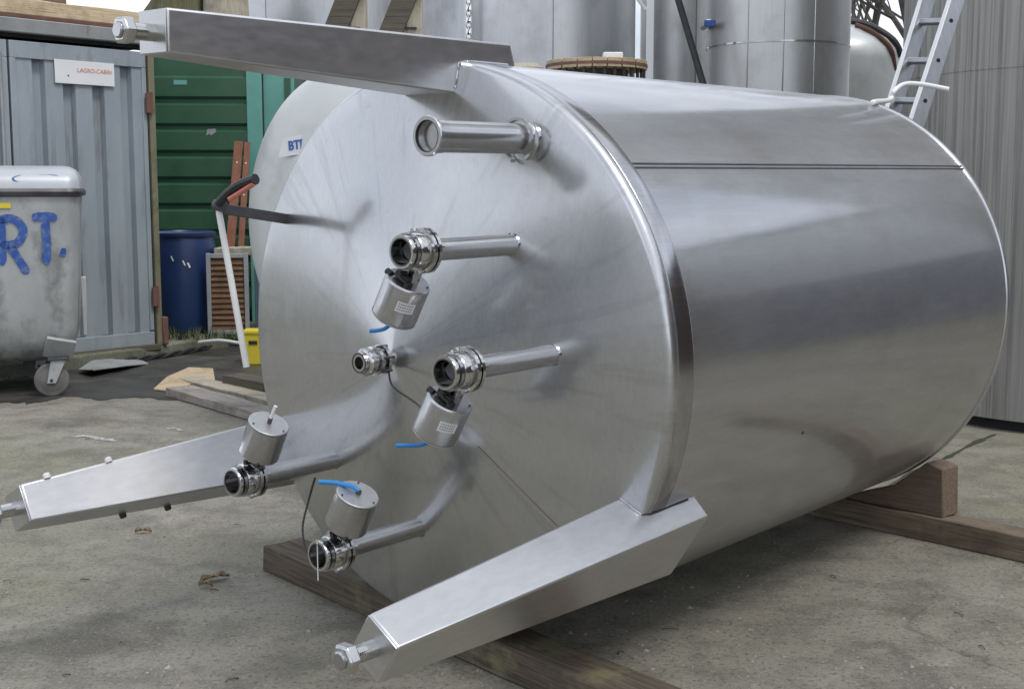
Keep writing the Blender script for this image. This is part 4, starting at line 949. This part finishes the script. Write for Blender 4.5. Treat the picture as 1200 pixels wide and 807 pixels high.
shed('shed', (15.5, 14.6, 0), R_(-86), 15, 7, 6.2, 'unseen long white clad shed added for the reflection in the right side of the tank', 5.6, 5)  # invented; its door is placed for the dark patch mirrored in the shell
shed('shed', (14.5, -3.4, 0), R_(-92), 20, 7, 5.6, 'unseen dark brick shed added to darken the side of the top leg', 4, 3.4, 'brick')  # invented dark wall, put in so the top leg mirrors something dark
shed('shed', (-13, -6.5, 0), R_(112), 18, 7, 3.6, 'unseen white clad shed added for the reflection in the conical end of the tank')  # invented, only there for the cone to mirror

# ------------------------------------------------------------------ litter
M['leaf'] = paint('dead_leaf', (.13, .09, .05), (.30, .22, .13), .8, 0, 20)
def dead_leaf(px, py, L, rz, label):
    c = ground(px, py); m = MB(); vs = []; fs = []
    for i in range(9):
        t_ = i/8; wd = .16*L*max(0, math.sin(math.pi*min(1, t_)))**.8*(1+.3*math.sin(i*2.1))+.002; z = .004+.008*math.sin(t_*3.3)
        vs += [(L*(t_-.5), -wd, z+.010+.006*math.sin(i*2.7)), (L*(t_-.5), 0, z), (L*(t_-.5), wd*(.8+.4*math.sin(i*1.9)), z+.012+.008*math.sin(i*1.3))]
    for i in range(8): b = 3*i; fs += [(b, b+3, b+4, b+1), (b+1, b+4, b+5, b+2)]
    m.add(vs, fs); o = m.build('dead_leaf', M['leaf']); o.location = (c.x, c.y, .002); o.rotation_euler = (0, 0, rz)
    sm = o.modifiers.new('Solid', 'SOLIDIFY'); sm.thickness = .002
    return tag(o, label, 'leaf')
dead_leaf(252, 680, .12, R_(40), 'curled dead leaf on the concrete between the left leg and the beam')
dead_leaf(241, 688, .055, R_(-10), 'small dead leaf just below the curled one')
dead_leaf(168, 625, .07, R_(8), 'thin dry leaf near the left leg')
rnd = random.Random(5); m = MB()
for i in range(2600):
    px = rnd.uniform(-40, 1240); py = 470+ (830-470)*rnd.random()**.7; c = ground(px, py); r = rnd.uniform(.0015, .006)*(1 if rnd.random() < .93 else 2)
    vs = [c+Vector((r*math.cos(k_*1.257)*rnd.uniform(.6, 1.3), r*math.sin(k_*1.257)*rnd.uniform(.6, 1.3), 0)) for k_ in range(5)]+[c+Vector((0, 0, r*rnd.uniform(.5, 1)))]
    m.add(vs, [(k_, (k_+1) % 5, 5) for k_ in range(5)])
M['grit'] = paint('grit', (.08, .075, .065), (.38, .36, .33), .8, 0, 7, bmp=0)
o = m.build('grit', M['grit']); o['kind'] = 'stuff'; o['label'] = 'scattered grit and crumbs on the concrete'
rnd = random.Random(8); m = MB()
for i in range(34):
    px = rnd.uniform(0, 1200); py = 480+330*rnd.random(); c = ground(px, py)+Vector((0, 0, .004)); an = rnd.uniform(0, 6.28); l_ = rnd.uniform(.008, .03)
    d = Vector((math.cos(an), math.sin(an), 0)); m.tube(smooth_path([c-d*l_, c+Vector((rnd.uniform(-.01, .01), rnd.uniform(-.01, .01), .004)), c+d*l_], 3), rnd.uniform(.001, .0025), 4)
o = m.build('twig_litter', M['dark_wood']); o['kind'] = 'stuff'; o['label'] = 'thin twigs and fibres scattered on the concrete'
# weeds at the foot of the barrel
M['weed'] = paint('weed', (.04, .06, .02), (.09, .11, .04), .8, 0, 12, bmp=0)
rnd = random.Random(9); m = MB()
for i in range(260):
    c = at(rnd.uniform(190, 250), 392, 1)*1; px = rnd.uniform(192, 300); Y = rnd.uniform(11.3, 11.75); c = at(px, 390, Y); c.z = .12
    an = rnd.uniform(0, 6.28); h = rnd.uniform(.03, .11); d = Vector((math.cos(an), math.sin(an), 0)); s_ = Vector((-d.y, d.x, 0))*.006
    m.add([c-s_, c+s_, c+d*h*.5+Vector((0, 0, h))], [(0, 1, 2)])
o = m.build('weeds', M['weed'], smooth=False); o['kind'] = 'stuff'; o['label'] = 'low weeds growing along the kerb by the barrel'
